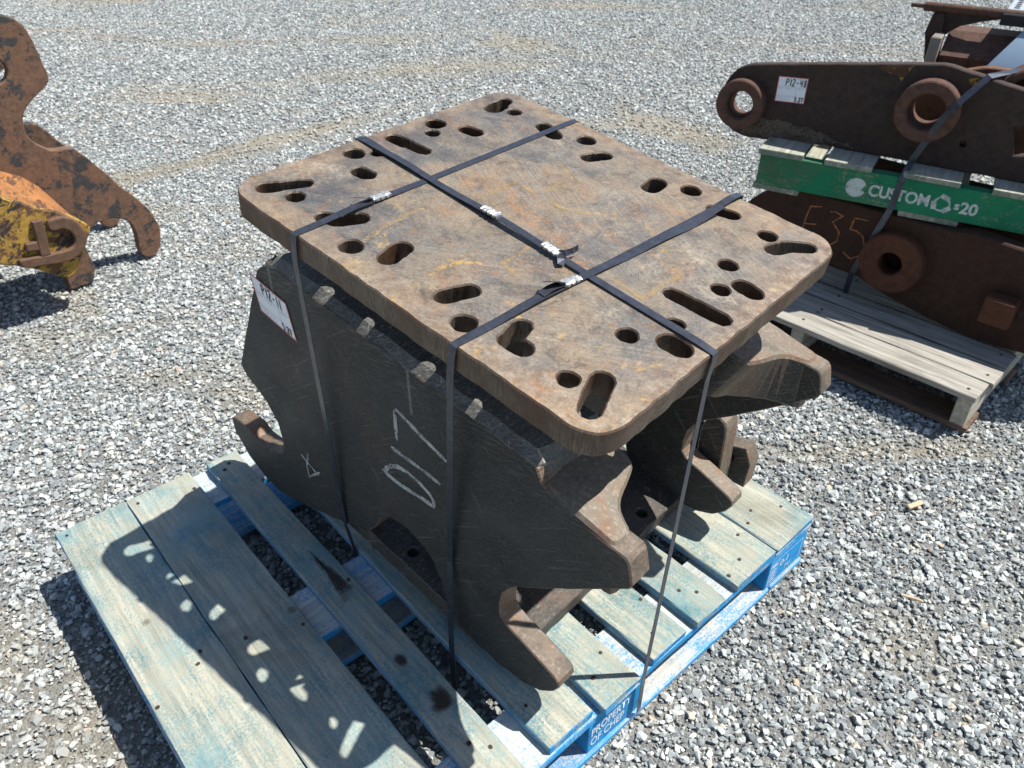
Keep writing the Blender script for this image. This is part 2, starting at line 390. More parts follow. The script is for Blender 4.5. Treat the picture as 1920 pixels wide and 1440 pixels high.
def ring(name, c_, ax, ro, ri, depth, seg=40, bev=.004, fm=None):
    """a bored boss: outer wall, face, bore; c_ back centre, ax unit axis outwards"""
    c_, ax = Vector(c_), Vector(ax).normalized(); q = ax.to_track_quat('Z', 'Y'); prof = [(ro, 0), (ro, depth-bev), (ro-bev, depth), (ri+bev, depth), (ri, depth-bev), (ri, -.002)]
    V, F = [], []
    for rr, h in prof:
        for i in range(seg):
            a = 2*math.pi*i/seg; V.append(c_+q @ Vector((rr*math.cos(a), rr*math.sin(a), h)))
    for k in range(len(prof)-1):
        for i in range(seg): F.append((k*seg+i, k*seg+(i+1) % seg, (k+1)*seg+(i+1) % seg, (k+1)*seg+i))
    return mesh(name, V, F, 35)

def ribbon(name, pts, width, wdir, thick=.0009, smooth=30):
    """a flat steel band along a path; wdir = width direction per point (or one for all)"""
    pts = [Vector(p) for p in pts]; n = len(pts)
    if not isinstance(wdir, list): wdir = [wdir]*n
    V, F = [], []
    for i, p in enumerate(pts):
        t = (pts[min(i+1, n-1)]-pts[max(i-1, 0)]).normalized(); wd = Vector(wdir[i]); wd = (wd-t*wd.dot(t)).normalized(); nn = t.cross(wd)
        h = wd*width/2; k = nn*thick/2
        V += [p-h-k, p+h-k, p+h+k, p-h+k]
    for i in range(n-1):
        for j in range(4): F.append((4*i+j, 4*i+(j+1) % 4, 4*i+4+(j+1) % 4, 4*i+4+j))
    F += [(3, 2, 1, 0), (4*n-4, 4*n-3, 4*n-2, 4*n-1)]
    me = mesh(name, V, F)
    bm = bmesh.new(); bm.from_mesh(me); bmesh.ops.recalc_face_normals(bm, faces=bm.faces); bm.to_mesh(me); bm.free()
    return me

def strokes(name, lines, wid, fmap, off=.0006, seed=3, jit=.25):
    """hand drawn strokes: thin flat bands that follow polylines on a face"""
    r = random.Random(seed); V, F = [], []
    for L in lines:
        q = []
        for i in range(len(L)-1):
            a, b = Vector(L[i]), Vector(L[i+1]); k = max(2, int((b-a).length/(wid*1.2)))
            for j in range(k): q.append(a.lerp(b, j/k))
        q.append(Vector(L[-1])); s = len(V); n = len(q)
        for i, p in enumerate(q):
            t = (q[min(i+1, n-1)]-q[max(i-1, 0)]).normalized(); nn = Vector((-t.y, t.x))*wid*.5*(1+r.uniform(-jit, jit))
            if i in (0, n-1): nn *= .6
            V += [fmap(*(p+nn), off), fmap(*(p-nn), off)]
        F += [(s+2*i, s+2*i+1, s+2*i+3, s+2*i+2) for i in range(n-1)]
    return mesh(name, V, F)

def circ(x, y, r, n=28): return [(x+r*math.cos(2*math.pi*i/n), y+r*math.sin(2*math.pi*i/n)) for i in range(n)]

def text_mesh(s, size, fmap, off=.0006, bold=.0, align='LEFT', spacing=1.0):
    cu = bpy.data.curves.new('t', 'FONT'); cu.body = s; cu.size = size; cu.offset = bold; cu.align_x = align; cu.space_character = spacing; cu.fill_mode = 'FRONT'
    ob = bpy.data.objects.new('t', cu); COL.objects.link(ob); bpy.context.view_layer.update()
    me = bpy.data.meshes.new_from_object(ob.evaluated_get(bpy.context.evaluated_depsgraph_get()))
    bpy.data.objects.remove(ob); bpy.data.curves.remove(cu)
    for v in me.vertices: v.co = Vector(fmap(v.co.x, v.co.y, off))
    me.materials.clear(); return me

# hand written figures on a unit-high cell, as strokes
GLYPH = {
 'P': [[(.08, 0), (.1, 1)], [(.02, .95), (.45, 1), (.62, .82), (.5, .55), (.12, .5)]], '1': [[(.3, 1), (.25, 0)]],
 '2': [[(.05, .8), (.2, 1), (.48, .95), (.5, .7), (.25, .35), (.02, .02), (.6, .05)]], '-': [[(.1, .45), (.5, .5)]],
 '5': [[(.55, 1), (.12, .97), (.08, .58), (.4, .6), (.58, .35), (.4, .03), (.05, .06)]], '.': [[(.2, .0), (.24, .08)]],
 '7': [[(.03, .95), (.6, 1), (.25, 0)]], '4': [[(.15, 1), (.08, .45), (.6, .5)], [(.5, .95), (.42, 0)]],
 '8': [[(.55, .85), (.3, 1), (.1, .8), (.5, .4), (.4, .05), (.1, .1), (.12, .35), (.55, .75)]]}
def write(s, x, y, h, adv=.62):
    out = []
    for ch in s:
        for L in GLYPH.get(ch, []): out.append([(x+px*h*.72, y+py*h) for px, py in L])
        x += h*adv*(.74 if ch in '1.' else 1)
    return out

def sticker(parent, fmap, wd, ht, line1, line2, label):
    """paper lot tag: sheet, red border, ruled lines, handwriting"""
    st = link('lot_tag', mesh('lot_tag', [fmap(0, 0, .0005), fmap(wd, 0, .0005), fmap(wd, ht, .0005), fmap(0, ht, .0005)], [(0, 1, 2, 3)]), 'paper', parent)
    st['label'] = label
    b = .0021
    def rects(name, rs, mat, off):
        V, F = [], []
        for x0, y0, x1, y1 in rs:
            s = len(V); V += [fmap(x0, y0, off), fmap(x1, y0, off), fmap(x1, y1, off), fmap(x0, y1, off)]; F.append((s, s+1, s+2, s+3))
        return link(name, mesh(name, V, F), mat, st)
    rects('red_border', [(0, 0, wd, b), (0, ht-b, wd, ht), (0, b, b, ht-b), (wd-b, b, wd, ht-b)], 'red_ink', .0009)
    rl = [(b, ht*.60, wd-b, ht*.60+.0006), (b, ht*.24, wd*.66, ht*.24+.0006), (wd*.66, b, wd*.66+.0006, ht*.60), (wd*.24, b, wd*.24+.0006, ht*.24)]
    r = random.Random(5)
    for y in (.53, .17, .09):
        for x in (.30, .70, .05):
            for k in range(4): x0 = wd*x+k*wd*.05; rl.append((x0, ht*y, x0+wd*r.uniform(.015, .04), ht*y+.0011))
    for k in range(5): x0 = wd*.40+k*wd*.1; rl.append((x0, ht*.93, x0+wd*.06, ht*.93+.0012))
    rects('printed_rules', rl, 'print', .0008)
    for row in ((line1, wd*.27, ht*.65, ht*.27), (line2, wd*.66, ht*.06, ht*.17)):
        hw = link('handwriting', strokes('handwriting', write(*row, .56), .0029, fmap, .0011), 'ink', st); hw['kind'] = 'stuff'
    #line1, wd*.27, ht*.65, ht*.27, .56)+write(line2, wd*.66, ht*.06, ht*.17, .56), .0021, fmap, .0011), 'ink', st)
    return st
# ---------------------------------------------------------------- the setting: ground and gravel
def dirt_nodes(tree, pos):
    """0..1: where fine tan dirt shows between the stones (drifts, a wheel track, two bare patches)"""
    n = lambda typ, **k: (lambda x: ([setattr(x, a_, b_) for a_, b_ in k.items()], x)[1])(tree.nodes.new(typ)); L = tree.links.new
    def ma(op, a, b=0.0):
        x = n('ShaderNodeMath', operation=op)
        for s_, v in ((x.inputs[0], a), (x.inputs[1], b)):
            if isinstance(v, (int, float)): s_.default_value = v
            else: L(v, s_)
        return x.outputs[0]
    def ss(v, a, b, hi=1.0):
        x = n('ShaderNodeMapRange'); L(v, x.inputs[0])
        for k, q in enumerate((a, b, 0, hi)): x.inputs[k+1].default_value = q
        return x.outputs[0]
    ro = n('ShaderNodeVectorRotate', rotation_type='Z_AXIS'); L(pos, ro.inputs['Vector']); ro.inputs['Angle'].default_value = R(-50)
    mp = n('ShaderNodeVectorMath', operation='MULTIPLY'); L(ro.outputs[0], mp.inputs[0]); mp.inputs[1].default_value = (.55, 1.9, 1)
    nz = n('ShaderNodeTexNoise'); L(mp.outputs[0], nz.inputs['Vector']); nz.inputs['Scale'].default_value = 1; nz.inputs['Detail'].default_value = 4; nz.inputs['Roughness'].default_value = .6; nz.inputs['Distortion'].default_value = .3
    n2 = n('ShaderNodeTexNoise'); L(pos, n2.inputs['Vector']); n2.inputs['Scale'].default_value = 5; n2.inputs['Detail'].default_value = 5
    w_ = ma('SUBTRACT', n2.outputs[0], .5)
    sx = n('ShaderNodeSeparateXYZ'); L(pos, sx.inputs[0]); X, Y = sx.outputs[0], sx.outputs[1]
    d = ss(nz.outputs[0], .53, .67)
    tr = ss(ma('ABSOLUTE', ma('ADD', ma('ADD', X, 2.27), ma('MULTIPLY', w_, .30))), .13, .04)
    tr = ma('MULTIPLY', tr, ss(Y, 2.5, 1.9)); d = ma('MAXIMUM', d, tr)
    for px, py, sx_, sy_, hi_ in ((-1.05, 3.32, .55, .22, .9), (-2.95, 3.95, .5, .3, .8), (.06, -.16, .16, .10, .6), (1.27, 1.22, .14, .09, .5), (-1.25, .38, .2, .10, .6)):
        dx = ma('DIVIDE', ma('SUBTRACT', X, px), sx_); dy = ma('DIVIDE', ma('SUBTRACT', Y, py), sy_)
        r_ = ma('ADD', ma('SQRT', ma('ADD', ma('MULTIPLY', dx, dx), ma('MULTIPLY', dy, dy))), ma('MULTIPLY', w_, 2.2))
        d = ma('MAXIMUM', d, ss(r_, 1.0, .45, hi_))
    return d
def ground_mat():
    N = NT('yard_grit'); o = N.obj()
    d = dirt_nodes(N.t, o)
    c = N.ramp(N.noise(o, 190, 4, .8), [(.28, (.075, .072, .066)), (.45, (.21, .205, .19)), (.58, (.36, .355, .335)), (.75, (.52, .51, .48))])
    t = N.ramp(N.noise(o, 210, 4, .8), [(.28, (.14, .12, .09)), (.5, (.32, .285, .22)), (.72, (.50, .455, .37))])
    c = N.mix(d, c, t)
    h = N.math('ADD', N.noise(o, 160, 4, .75), N.math('MULTIPLY', N.noise(o, 40, 3, .6), 1.5))
    return N.out(c, .95, 0, N.bump(h, .9, .012))
gm = ground_mat()
V = [(x, y, -.014) for y in np.linspace(-14, 40, 28) for x in np.linspace(-42, 14, 28)]
F = [(j*28+i, j*28+i+1, (j+1)*28+i+1, (j+1)*28+i) for j in range(27) for i in range(27)]
g = link('ground', mesh('ground', V, F), gm); g['kind'] = 'structure'; g['label'] = 'grey gravel yard with tan dirt patches'; g['category'] = 'ground'

def stone_material():
    N = NT('crushed_stone'); o = N.obj()
    at = N.n('ShaderNodeAttribute', attribute_type='INSTANCER', attribute_name='tone'); v = at.outputs['Fac']
    c = N.ramp(v, [(0, (.085, .10, .11)), (.22, (.19, .213, .222)), (.5, (.36, .385, .378)), (.78, (.56, .575, .545)), (.96, (.76, .77, .72)), (.985, (.60, .53, .40)), (1, (.50, .31, .19))])
    c = N.mix(N.step(N.noise(o, 2.2, 5, .7), .3, .7, 0, .55), c, (.42, .43, .42))
    c = N.mix(N.step(N.noise(o, 9, 3, .7), .55, .75, 0, .35), c, (.10, .11, .12))
    dt = N.n('ShaderNodeAttribute', attribute_type='INSTANCER', attribute_name='dirt')
    c = N.mix(N.math('MULTIPLY', dt.outputs['Fac'], .6), c, (.40, .36, .285))
    return N.out(c, .85, 0, N.bump(N.noise(o, 6, 5, .7), .35, .12))
def gravel():
    # twelve angular stones, one island each, split into instances and scattered by the nodes
    V, F, I = [], [], []
    for k in range(12):
        bm = bmesh.new(); r = random.Random(100+k); ax = (1, r.uniform(.62, .95), r.uniform(.48, .75))
        for _ in range(11):
            d = Vector((r.gauss(0, 1), r.gauss(0, 1), r.gauss(0, 1))).normalized()*r.uniform(.85, 1.08)
            bm.verts.new((d.x*ax[0], d.y*ax[1], d.z*ax[2]))
        res = bmesh.ops.convex_hull(bm, input=bm.verts); bmesh.ops.delete(bm, geom=list({v for v in res['geom_interior'] if isinstance(v, bmesh.types.BMVert)}), context='VERTS')
        bmesh.ops.bevel(bm, geom=list(bm.edges), offset=.045, segments=1, affect='EDGES', clamp_overlap=True)
        bmesh.ops.triangulate(bm, faces=bm.faces)
        bm.verts.index_update(); s = len(V); V += [v.co.copy() for v in bm.verts]
        for f in bm.faces: F.append([s+v.index for v in f.verts]); I.append(k)
        bm.free()
    me = mesh('gravel', V, F); a = me.attributes.new('stone', 'INT', 'FACE'); a.data.foreach_set('value', I)
    ob = link('gravel', me, stone_material()); ob['kind'] = 'stuff'; ob['label'] = 'loose grey crushed stone covering the yard'; ob['category'] = 'gravel'
    t = bpy.data.node_groups.new('scatter_gravel', 'GeometryNodeTree')
    t.interface.new_socket('Geometry', in_out='INPUT', socket_type='NodeSocketGeometry'); t.interface.new_socket('Geometry', in_out='OUTPUT', socket_type='NodeSocketGeometry')
    n = lambda typ, **k: (lambda x: ([setattr(x, a_, b_) for a_, b_ in k.items()], x)[1])(t.nodes.new(typ)); L = t.links.new
    gi, go = n('NodeGroupInput'), n('NodeGroupOutput')
    at = n('GeometryNodeInputNamedAttribute', data_type='INT'); at.inputs['Name'].default_value = 'stone'
    sp = n('GeometryNodeSplitToInstances', domain='FACE'); L(gi.outputs[0], sp.inputs[0]); L(at.outputs[0], sp.inputs['Group ID'])
    def layer(poly, density, smin, smax, z, seed, power, keep):
        fl = n('GeometryNodeMeshGrid')  # one quad, corners moved onto the patch of yard
        fl.inputs['Size X'].default_value = 2; fl.inputs['Size Y'].default_value = 2; fl.inputs['Vertices X'].default_value = 2; fl.inputs['Vertices Y'].default_value = 2
        pos = n('GeometryNodeInputPosition'); sx = n('ShaderNodeSeparateXYZ'); L(pos.outputs[0], sx.inputs[0])
        def mx(sock, a, b):
            mr = n('ShaderNodeMapRange'); L(sock, mr.inputs[0]); mr.inputs[1].default_value = -1; mr.inputs[2].default_value = 1
            for i_, q in ((3, a), (4, b)):
                if isinstance(q, float): mr.inputs[i_].default_value = q
                else: L(q, mr.inputs[i_])
            return mr.outputs[0]
        (ax, ay), (bx, by), (cx, cy), (dx, dy) = poly   # (-,-) (+,-) (+,+) (-,+)
        X = mx(sx.outputs[1], mx(sx.outputs[0], float(ax), float(bx)), mx(sx.outputs[0], float(dx), float(cx)))
        Y = mx(sx.outputs[1], mx(sx.outputs[0], float(ay), float(by)), mx(sx.outputs[0], float(dy), float(cy)))
        cb = n('ShaderNodeCombineXYZ'); L(X, cb.inputs[0]); L(Y, cb.inputs[1]); cb.inputs[2].default_value = z
        st = n('GeometryNodeSetPosition'); L(fl.outputs['Mesh'], st.inputs[0]); L(cb.outputs[0], st.inputs['Position'])
        # fewer stones where the dirt shows
        p2 = n('GeometryNodeInputPosition'); dirt = dirt_nodes(t, p2.outputs[0])
        mr = n('ShaderNodeMapRange'); L(dirt, mr.inputs[0]); mr.inputs[1].default_value = 0; mr.inputs[2].default_value = 1; mr.inputs[3].default_value = 1; mr.inputs[4].default_value = keep
        pt = n('GeometryNodeDistributePointsOnFaces'); L(st.outputs[0], pt.inputs[0]); pt.inputs['Density'].default_value = density; pt.inputs['Seed'].default_value = seed
        # random thinning by dirt
        rv = n('FunctionNodeRandomValue', data_type='FLOAT'); rv.inputs['Seed'].default_value = seed+3
        cp = n('FunctionNodeCompare', data_type='FLOAT', operation='GREATER_THAN'); L(rv.outputs[1], cp.inputs[0]); L(mr.outputs[0], cp.inputs[1])
        de = n('GeometryNodeDeleteGeometry', domain='POINT'); L(pt.outputs[0], de.inputs[0]); L(cp.outputs[0], de.inputs['Selection'])
        ip = n('GeometryNodeInstanceOnPoints'); L(de.outputs[0], ip.inputs['Points']); L(sp.outputs['Instances'], ip.inputs['Instance']); ip.inputs['Pick Instance'].default_value = True
        ri = n('FunctionNodeRandomValue', data_type='INT'); ri.inputs[4].default_value = 0; ri.inputs[5].default_value = 11; ri.inputs['Seed'].default_value = seed+5; L(ri.outputs[2], ip.inputs['Instance Index'])
        rr = n('FunctionNodeRandomValue', data_type='FLOAT_VECTOR'); rr.inputs[0].default_value = (-.35, -.35, 0); rr.inputs[1].default_value = (.35, .35, 6.28); rr.inputs['Seed'].default_value = seed+7
        L(rr.outputs[0], ip.inputs['Rotation'])
        rs = n('FunctionNodeRandomValue', data_type='FLOAT'); rs.inputs['Seed'].default_value = seed+9
        pw = n('ShaderNodeMath', operation='POWER'); L(rs.outputs[1], pw.inputs[0]); pw.inputs[1].default_value = power
        ms = n('ShaderNodeMapRange'); L(pw.outputs[0], ms.inputs[0]); ms.inputs[3].default_value = smin; ms.inputs[4].default_value = smax
        L(ms.outputs[0], ip.inputs['Scale'])
        sa = n('GeometryNodeStoreNamedAttribute', data_type='FLOAT', domain='INSTANCE'); L(ip.outputs[0], sa.inputs[0]); sa.inputs['Name'].default_value = 'tone'
        rt_ = n('FunctionNodeRandomValue', data_type='FLOAT'); rt_.inputs['Seed'].default_value = seed+11; L(rt_.outputs[1], sa.inputs['Value'])
        sb = n('GeometryNodeStoreNamedAttribute', data_type='FLOAT', domain='INSTANCE'); L(sa.outputs[0], sb.inputs[0]); sb.inputs['Name'].default_value = 'dirt'; L(dirt, sb.inputs['Value'])
        tr = n('GeometryNodeTranslateInstances'); L(sb.outputs[0], tr.inputs[0]); tr.inputs['Local Space'].default_value = False
        rz = n('FunctionNodeRandomValue', data_type='FLOAT_VECTOR'); rz.inputs[0].default_value = (0, 0, -.006); rz.inputs[1].default_value = (0, 0, .004); rz.inputs['Seed'].default_value = seed+13
        L(rz.outputs[0], tr.inputs['Translation'])
        return tr.outputs[0]
    jn = n('GeometryNodeJoinGeometry')
    near = ((1.55, -1.2), (2.9, .55), (-.2, 4.2), (-3.0, .6))
    far = ((-3.0, .6), (-.2, 4.2), (-1.2, 10.5), (-9.2, 1.0))
    right = ((2.9, .55), (5.5, 3.2), (2.6, 11.0), (-.2, 4.2)); beyond = ((-.2, 4.2), (2.6, 11.0), (1.5, 14.0), (-1.2, 10.5)); left = ((-.8, -3.4), (1.55, -1.2), (-3.0, .6), (-6.0, -2.0)); left_far = ((-6.0, -2.0), (-3.0, .6), (-9.2, 1.0), (-12.0, -2.5))
    for k_, q_ in enumerate((right, beyond, left, left_far)): L(layer(q_, 2600, .008, .0155, -.011, 130+20*k_, 1.5, .45), jn.inputs[0])
    for a_ in ((near, 9000, .0055, .0135, -.011, 1, 1.9, .30), (near, 7500, .0024, .0055, -.009, 50, 1.0, .85), (far, 4300, .0070, .0145, -.011, 90, 1.6, .42)):
        L(layer(*a_), jn.inputs[0])
    sm = n('GeometryNodeSetMaterial'); L(jn.outputs[0], sm.inputs[0]); sm.inputs['Material'].default_value = me.materials[0]
    L(sm.outputs[0], go.inputs[0])
    md = ob.modifiers.new('scatter', 'NODES'); md.node_group = t
gravel()
# ---------------------------------------------------------------- blue block pallet
PT, PL_, PW = .142, 1.022, 1.219
pal = thing('blue_pallet', 'worn blue block pallet carrying the big drilled steel bracket', 'pallet')
rows = [(0, .1425), (.1448, .286), (.327, .401), (.447, .548), (.564, .657), (.697, .792), (.817, .905), (.944, 1.0788), (1.0815, 1.219)]
nail_me = tube('nail', (0, 0, -.004), (0, 0, .0016), .0042, 8)
hole_me = tube('nail_dent', (0, 0, -.004), (0, 0, .0007), .0034, 7)
for i, (y0, y1) in enumerate(rows):
    me = cbox('plank', (0, 0, 0), (PL_+random.uniform(-.004, .003), y1-y0, .018), .0018, .0010, i, cuts=22)
    rj = random.Random(50+i)
    for v_ in me.vertices:
        if v_.co.x < .004 or v_.co.x > PL_-.010: v_.co.x += rj.uniform(-.003, .0015)
        v_.co.y += .0016*math.sin(v_.co.x*(5+i)+i*1.7)*(1 if 2 <= i <= 6 else .4)
    b = link('plank', me, 'blue_board', pal, (random.uniform(-.004, .003) if 0 < i < 8 else 0, y0, PT-.018))
    for cx in (.055, .5, .955):
        for k in range(2 if y1-y0 < .12 else 3):
            yy = (y1-y0)*((.25, .75) if y1-y0 < .12 else (.18, .5, .82))[k]+random.uniform(-.012, .012)
            if random.random() < .12: continue
            nl_ = link('nail', nail_me, 'nail', b, (cx+random.uniform(-.04, .04), min(max(yy+random.uniform(-.012, .012), .008), y1-y0-.008), .018)); nl_.scale = (random.uniform(.7, 1.05), random.uniform(.7, 1.05), 1)
    if i == 2:
        for k, poly in enumerate(([(.358, .371), (.410, .376), (.461, .386), (.548, .393), (.571, .356), (.557, .348), (.471, .365)], [(.692, .368), (.719, .380), (.736, .380), (.746, .356), (.713, .349)], [(.806, .355), (.792, .391), (.826, .396), (.854, .397), (.857, .362), (.847, .341)])):
            # a thin film, densest in the middle, thinning to nothing at its rim
            rim = rough(poly, .010, .002, 2, k); cx = sum(q[0] for q in rim)/len(rim); cy = sum(q[1] for q in rim)/len(rim); n_ = len(rim); Vs, Fs, fd = [(cx, cy-y0, .0190)], [], [1.0]
            for ff, al in ((.45, .8), (.85, .35), (1.35, 0.0)):
                for q in rim: Vs.append((cx+(q[0]-cx)*ff, min(max(cy+(q[1]-cy)*ff, y0+.003), y1-.003)-y0, .0190)); fd.append(al)
            Fs += [(0, 1+i_, 1+(i_+1) % n_) for i_ in range(n_)]+[(1+r_*n_+i_, 1+(r_+1)*n_+i_, 1+(r_+1)*n_+(i_+1) % n_, 1+r_*n_+(i_+1) % n_) for r_ in range(2) for i_ in range(n_)]
            sm_ = mesh('stain', Vs, Fs); fa = sm_.attributes.new('fade', 'FLOAT', 'POINT'); fa.data.foreach_set('value', fd)
            link('stain', sm_, 'stain', b)
for x0, x1 in ((.002, .115), (.452, .575), (.907, 1.018)):
    link('stringer_board', cbox('stringer_board', (0, 0, 0), (x1-x0, PW-.004, .0178), .0015, .0006, int(x0*99), cuts=14), 'blue_stringer', pal, (x0, .002, .1062))
blk = {}
for ix, (x0, x1) in enumerate(((.004, .11), (.46, .57), (.912, 1.017))):
    for iy, (y0, y1) in enumerate(((.004, .145), (.54, .68), (1.075, 1.215))):
        blk[ix, iy] = link('block', cbox('block', (x0, y0, .0182), (x1, y1, .106), .002, .0006, ix*3+iy), 'blue_block', pal)
for x0, x1 in ((.0, .125), (.45, .575), (.892, 1.0215)):
    link('bottom_board', cbox('bottom_board', (x0, .126, 0), (x1, PW-.126, .018), .004, .0006, int(x0*77), cuts=10), 'blue_bottom', pal)
for y0, y1 in ((0, .124), (PW-.124, PW)):
    link('bottom_board', cbox('bottom_board', (0, y0, 0), (PL_-.001, y1, .018), .004, .0006, 9, cuts=10), 'blue_bottom', pal)
# printing on the blocks of the near long side (face at x = 1.017)
fx = lambda y0, z0: (lambda a, b, o=0: (1.0172+o, y0+a, z0+b))
link('lettering', text_mesh('PROPERTY', .0215, lambda p, q, o=0: fx(.546, .066)(p, q*1.45, o), .0005, .0005), 'stencil_blue', blk[2, 1])
link('lettering', text_mesh('OF CHEP', .0215, lambda p, q, o=0: fx(.546, .036)(p, q*1.45, o), .0005, .0005), 'stencil_blue', blk[2, 1])
def frame_rects(rs, fm, off):
    V, F = [], []
    for a, b, c_, d in rs:
        s = len(V); V += [fm(a, b, off), fm(c_, b, off), fm(c_, d, off), fm(a, d, off)]; F.append((s, s+1, s+2, s+3))
    return mesh('stamp', V, F)
fm_ = fx(1.082, .026)
link('stamp_frame', frame_rects([(0, 0, .118, .002), (0, .066, .118, .068), (0, .002, .002, .066), (.116, .002, .118, .066), (.028, .002, .0295, .066), (.005, .008, .024, .013), (.005, .018, .024, .023), (.005, .028, .024, .033), (.005, .038, .024, .043), (.005, .050, .024, .060)], fm_, .0005), 'stencil_blue', blk[2, 2])
link('lettering', text_mesh('0-1', .026, lambda a, b, o=0: fm_(a+.036, b+.036, o), .0005, .0005), 'stencil_blue', blk[2, 2])
link('lettering', text_mesh('M.I', .018, lambda a, b, o=0: fm_(a+.062, b+.012, o), .0005, .0003), 'stencil_blue', blk[2, 2])

# ---------------------------------------------------------------- the bracket on it
KX, KY, KYAW = .47, .434, 6.1
br = thing('steel_hitch_bracket', 'big dark steel hitch bracket with drilled rusty top plate, strapped on blue pallet', 'bracket', (KX, KY, 0), KYAW)
ck, sk = math.cos(R(KYAW)), math.sin(R(KYAW))
def w2k(p): x, y = p[0]-KX, p[1]-KY; return Vector((x*ck+y*sk, -x*sk+y*ck, p[2]))
def v2k(p): return Vector((p[0]*ck+p[1]*sk, -p[0]*sk+p[1]*ck, p[2]))
# top plate
TP = .039
po = w2k((.34556, .38645, .89963)); pex = v2k((.983, .108, -.146)).normalized(); pey = v2k((-.107, .994, .018)); pey = (pey-pex*pey.dot(pex)).normalized(); pn = pex.cross(pey)
P3 = lambda u, v, w_=0: po+pex*u+pey*v+pn*w_
PWU, PWV = .719, .621
def rounded(x0, y0, x1, y1, r, n=9):
    out = []
    for cx, cy, a0 in ((x1-r, y1-r, 0), (x0+r, y1-r, 90), (x0+r, y0+r, 180), (x1-r, y0+r, 270)):
        for k in range(n): a = R(a0+90*k/(n-1)); out.append((cx+r*math.cos(a), cy+r*math.sin(a)))
    return out
def cutout(segs, n=36, seed=0):
    """outline of the union of round-ended slots [(x,y,x,y,r), ...], seen from a point inside"""
    pts = [p for s in segs for p in ((s[0], s[1]), (s[2], s[3]))]
    c_ = (sum(p[0] for p in pts)/len(pts), sum(p[1] for p in pts)/len(pts)) if len(segs) < 2 else (segs[0][2], segs[0][3])
    def sdf(x, y):
        d = 9
        for ax, ay, bx, by, r in segs:
            dx, dy = bx-ax, by-ay; l = dx*dx+dy*dy; h = 0 if l == 0 else max(0, min(1, ((x-ax)*dx+(y-ay)*dy)/l)); d = min(d, math.hypot(x-ax-dx*h, y-ay-dy*h)-r)
        return d
    out = []; rr = np.random.default_rng(seed); w1, w2 = rr.uniform(0, 6.28, 2)
    for i in range(n):
        a = 2*math.pi*i/n; t = 0
        lo_ = 0
        while sdf(c_[0]+math.cos(a)*lo_, c_[1]+math.sin(a)*lo_) < 0: lo_ += .0006
        lo_ += .0005*math.sin(3*a+w1)+.0003*math.sin(7*a+w2)
        out.append((c_[0]+math.cos(a)*lo_, c_[1]+math.sin(a)*lo_))
    return out
def S(*p, r=.0135):
    if len(p) == 1: p = (p[0], p[0])
    return [(*p[i], *p[i+1], r) for i in range(len(p)-1)]
HOLES = [
 [(.049, .057, .049, .057, .0135), (.043, .043, .049, .057, .0145), (.049, .057, .066, .097, .0125)], S((.091, .062), r=.0138), S((.037, .217), r=.0165), S((.058, .249), r=.0118),
 [(.034, .305, .060, .309, .0145), (.060, .309, .099, .314, .0118)], S((.035, .401), r=.0174), S((.058, .372), r=.0125), S((.085, .430), (.101, .434), r=.0142),
 [(.052, .532, .047, .555, .0165), (.047, .555, .042, .577, .0125)], S((.085, .554), r=.0132), S((.089, .186), (.103, .188), r=.0142),
 [(.163, .060, .182, .068, .0140), (.182, .068, .196, .097, .0145)], S((.246, .041), r=.0163), S((.300, .062), (.293, .093), r=.0150), S((.413, .060), (.425, .094), r=.0142), S((.469, .040), r=.0165),
 [(.521, .091, .530, .059, .0138), (.530, .059, .551, .060, .0145)], S((.625, .059), r=.0136), [(.654, .088, .664, .063, .0150), (.664, .063, .675, .037, .0140)], S((.623, .181), r=.0140),
 S((.668, .211), (.684, .211), r=.0165), S((.652, .247), r=.0128), [(.610, .303, .648, .305, .0128), (.648, .305, .687, .307, .0138)], S((.651, .365), r=.0132), S((.668, .397), (.685, .395), r=.0150), S((.625, .428), r=.0140),
 [(.650, .521, .660, .548, .0135), (.660, .548, .682, .570, .0145)], S((.624, .550), r=.0148), S((.526, .552), (.553, .559), r=.0135), S((.418, .526), (.415, .550), r=.0150), S((.466, .574), r=.0165), S((.286, .525), (.299, .553), r=.0132), S((.242, .574), r=.0165), S((.159, .554), (.193, .542), r=.0150)]
ol = rough(rounded(0, 0, PWU, PWV, .048), .009, .0007, 1, 4)
tp = link('top_plate', slab('top_plate', ol, [cutout(h, 34, i) for i, h in enumerate(HOLES)], TP, .0022, lambda u, v, w_: P3(u, v, w_-TP), 40), 'plate', br)

MK = [[(.407, .235), (.410, .204), (.411, .174), (.427, .170), (.445, .173)], [(.265, .272), (.265, .307), (.264, .346), (.271, .361)], [(.281, .361), (.308, .356)], [(.334, .357), (.368, .357), (.393, .367), (.406, .390)], [(.247, .060), (.238, .107), (.232, .162), (.235, .188)], [(.534, .360), (.593, .351), (.590, .305), (.591, .261), (.534, .264)], [(.316, .381), (.315, .446), (.274, .463), (.254, .468)]]
mk = link('rust_outline', strokes('rust_outline', MK, .0075, lambda u, v, o: P3(u, v, o), .0004, 9, .5), 'yellow_mark', tp); mk['kind'] = 'stuff'
tp['label'] = 'rusty drilled top plate with slots and round holes'
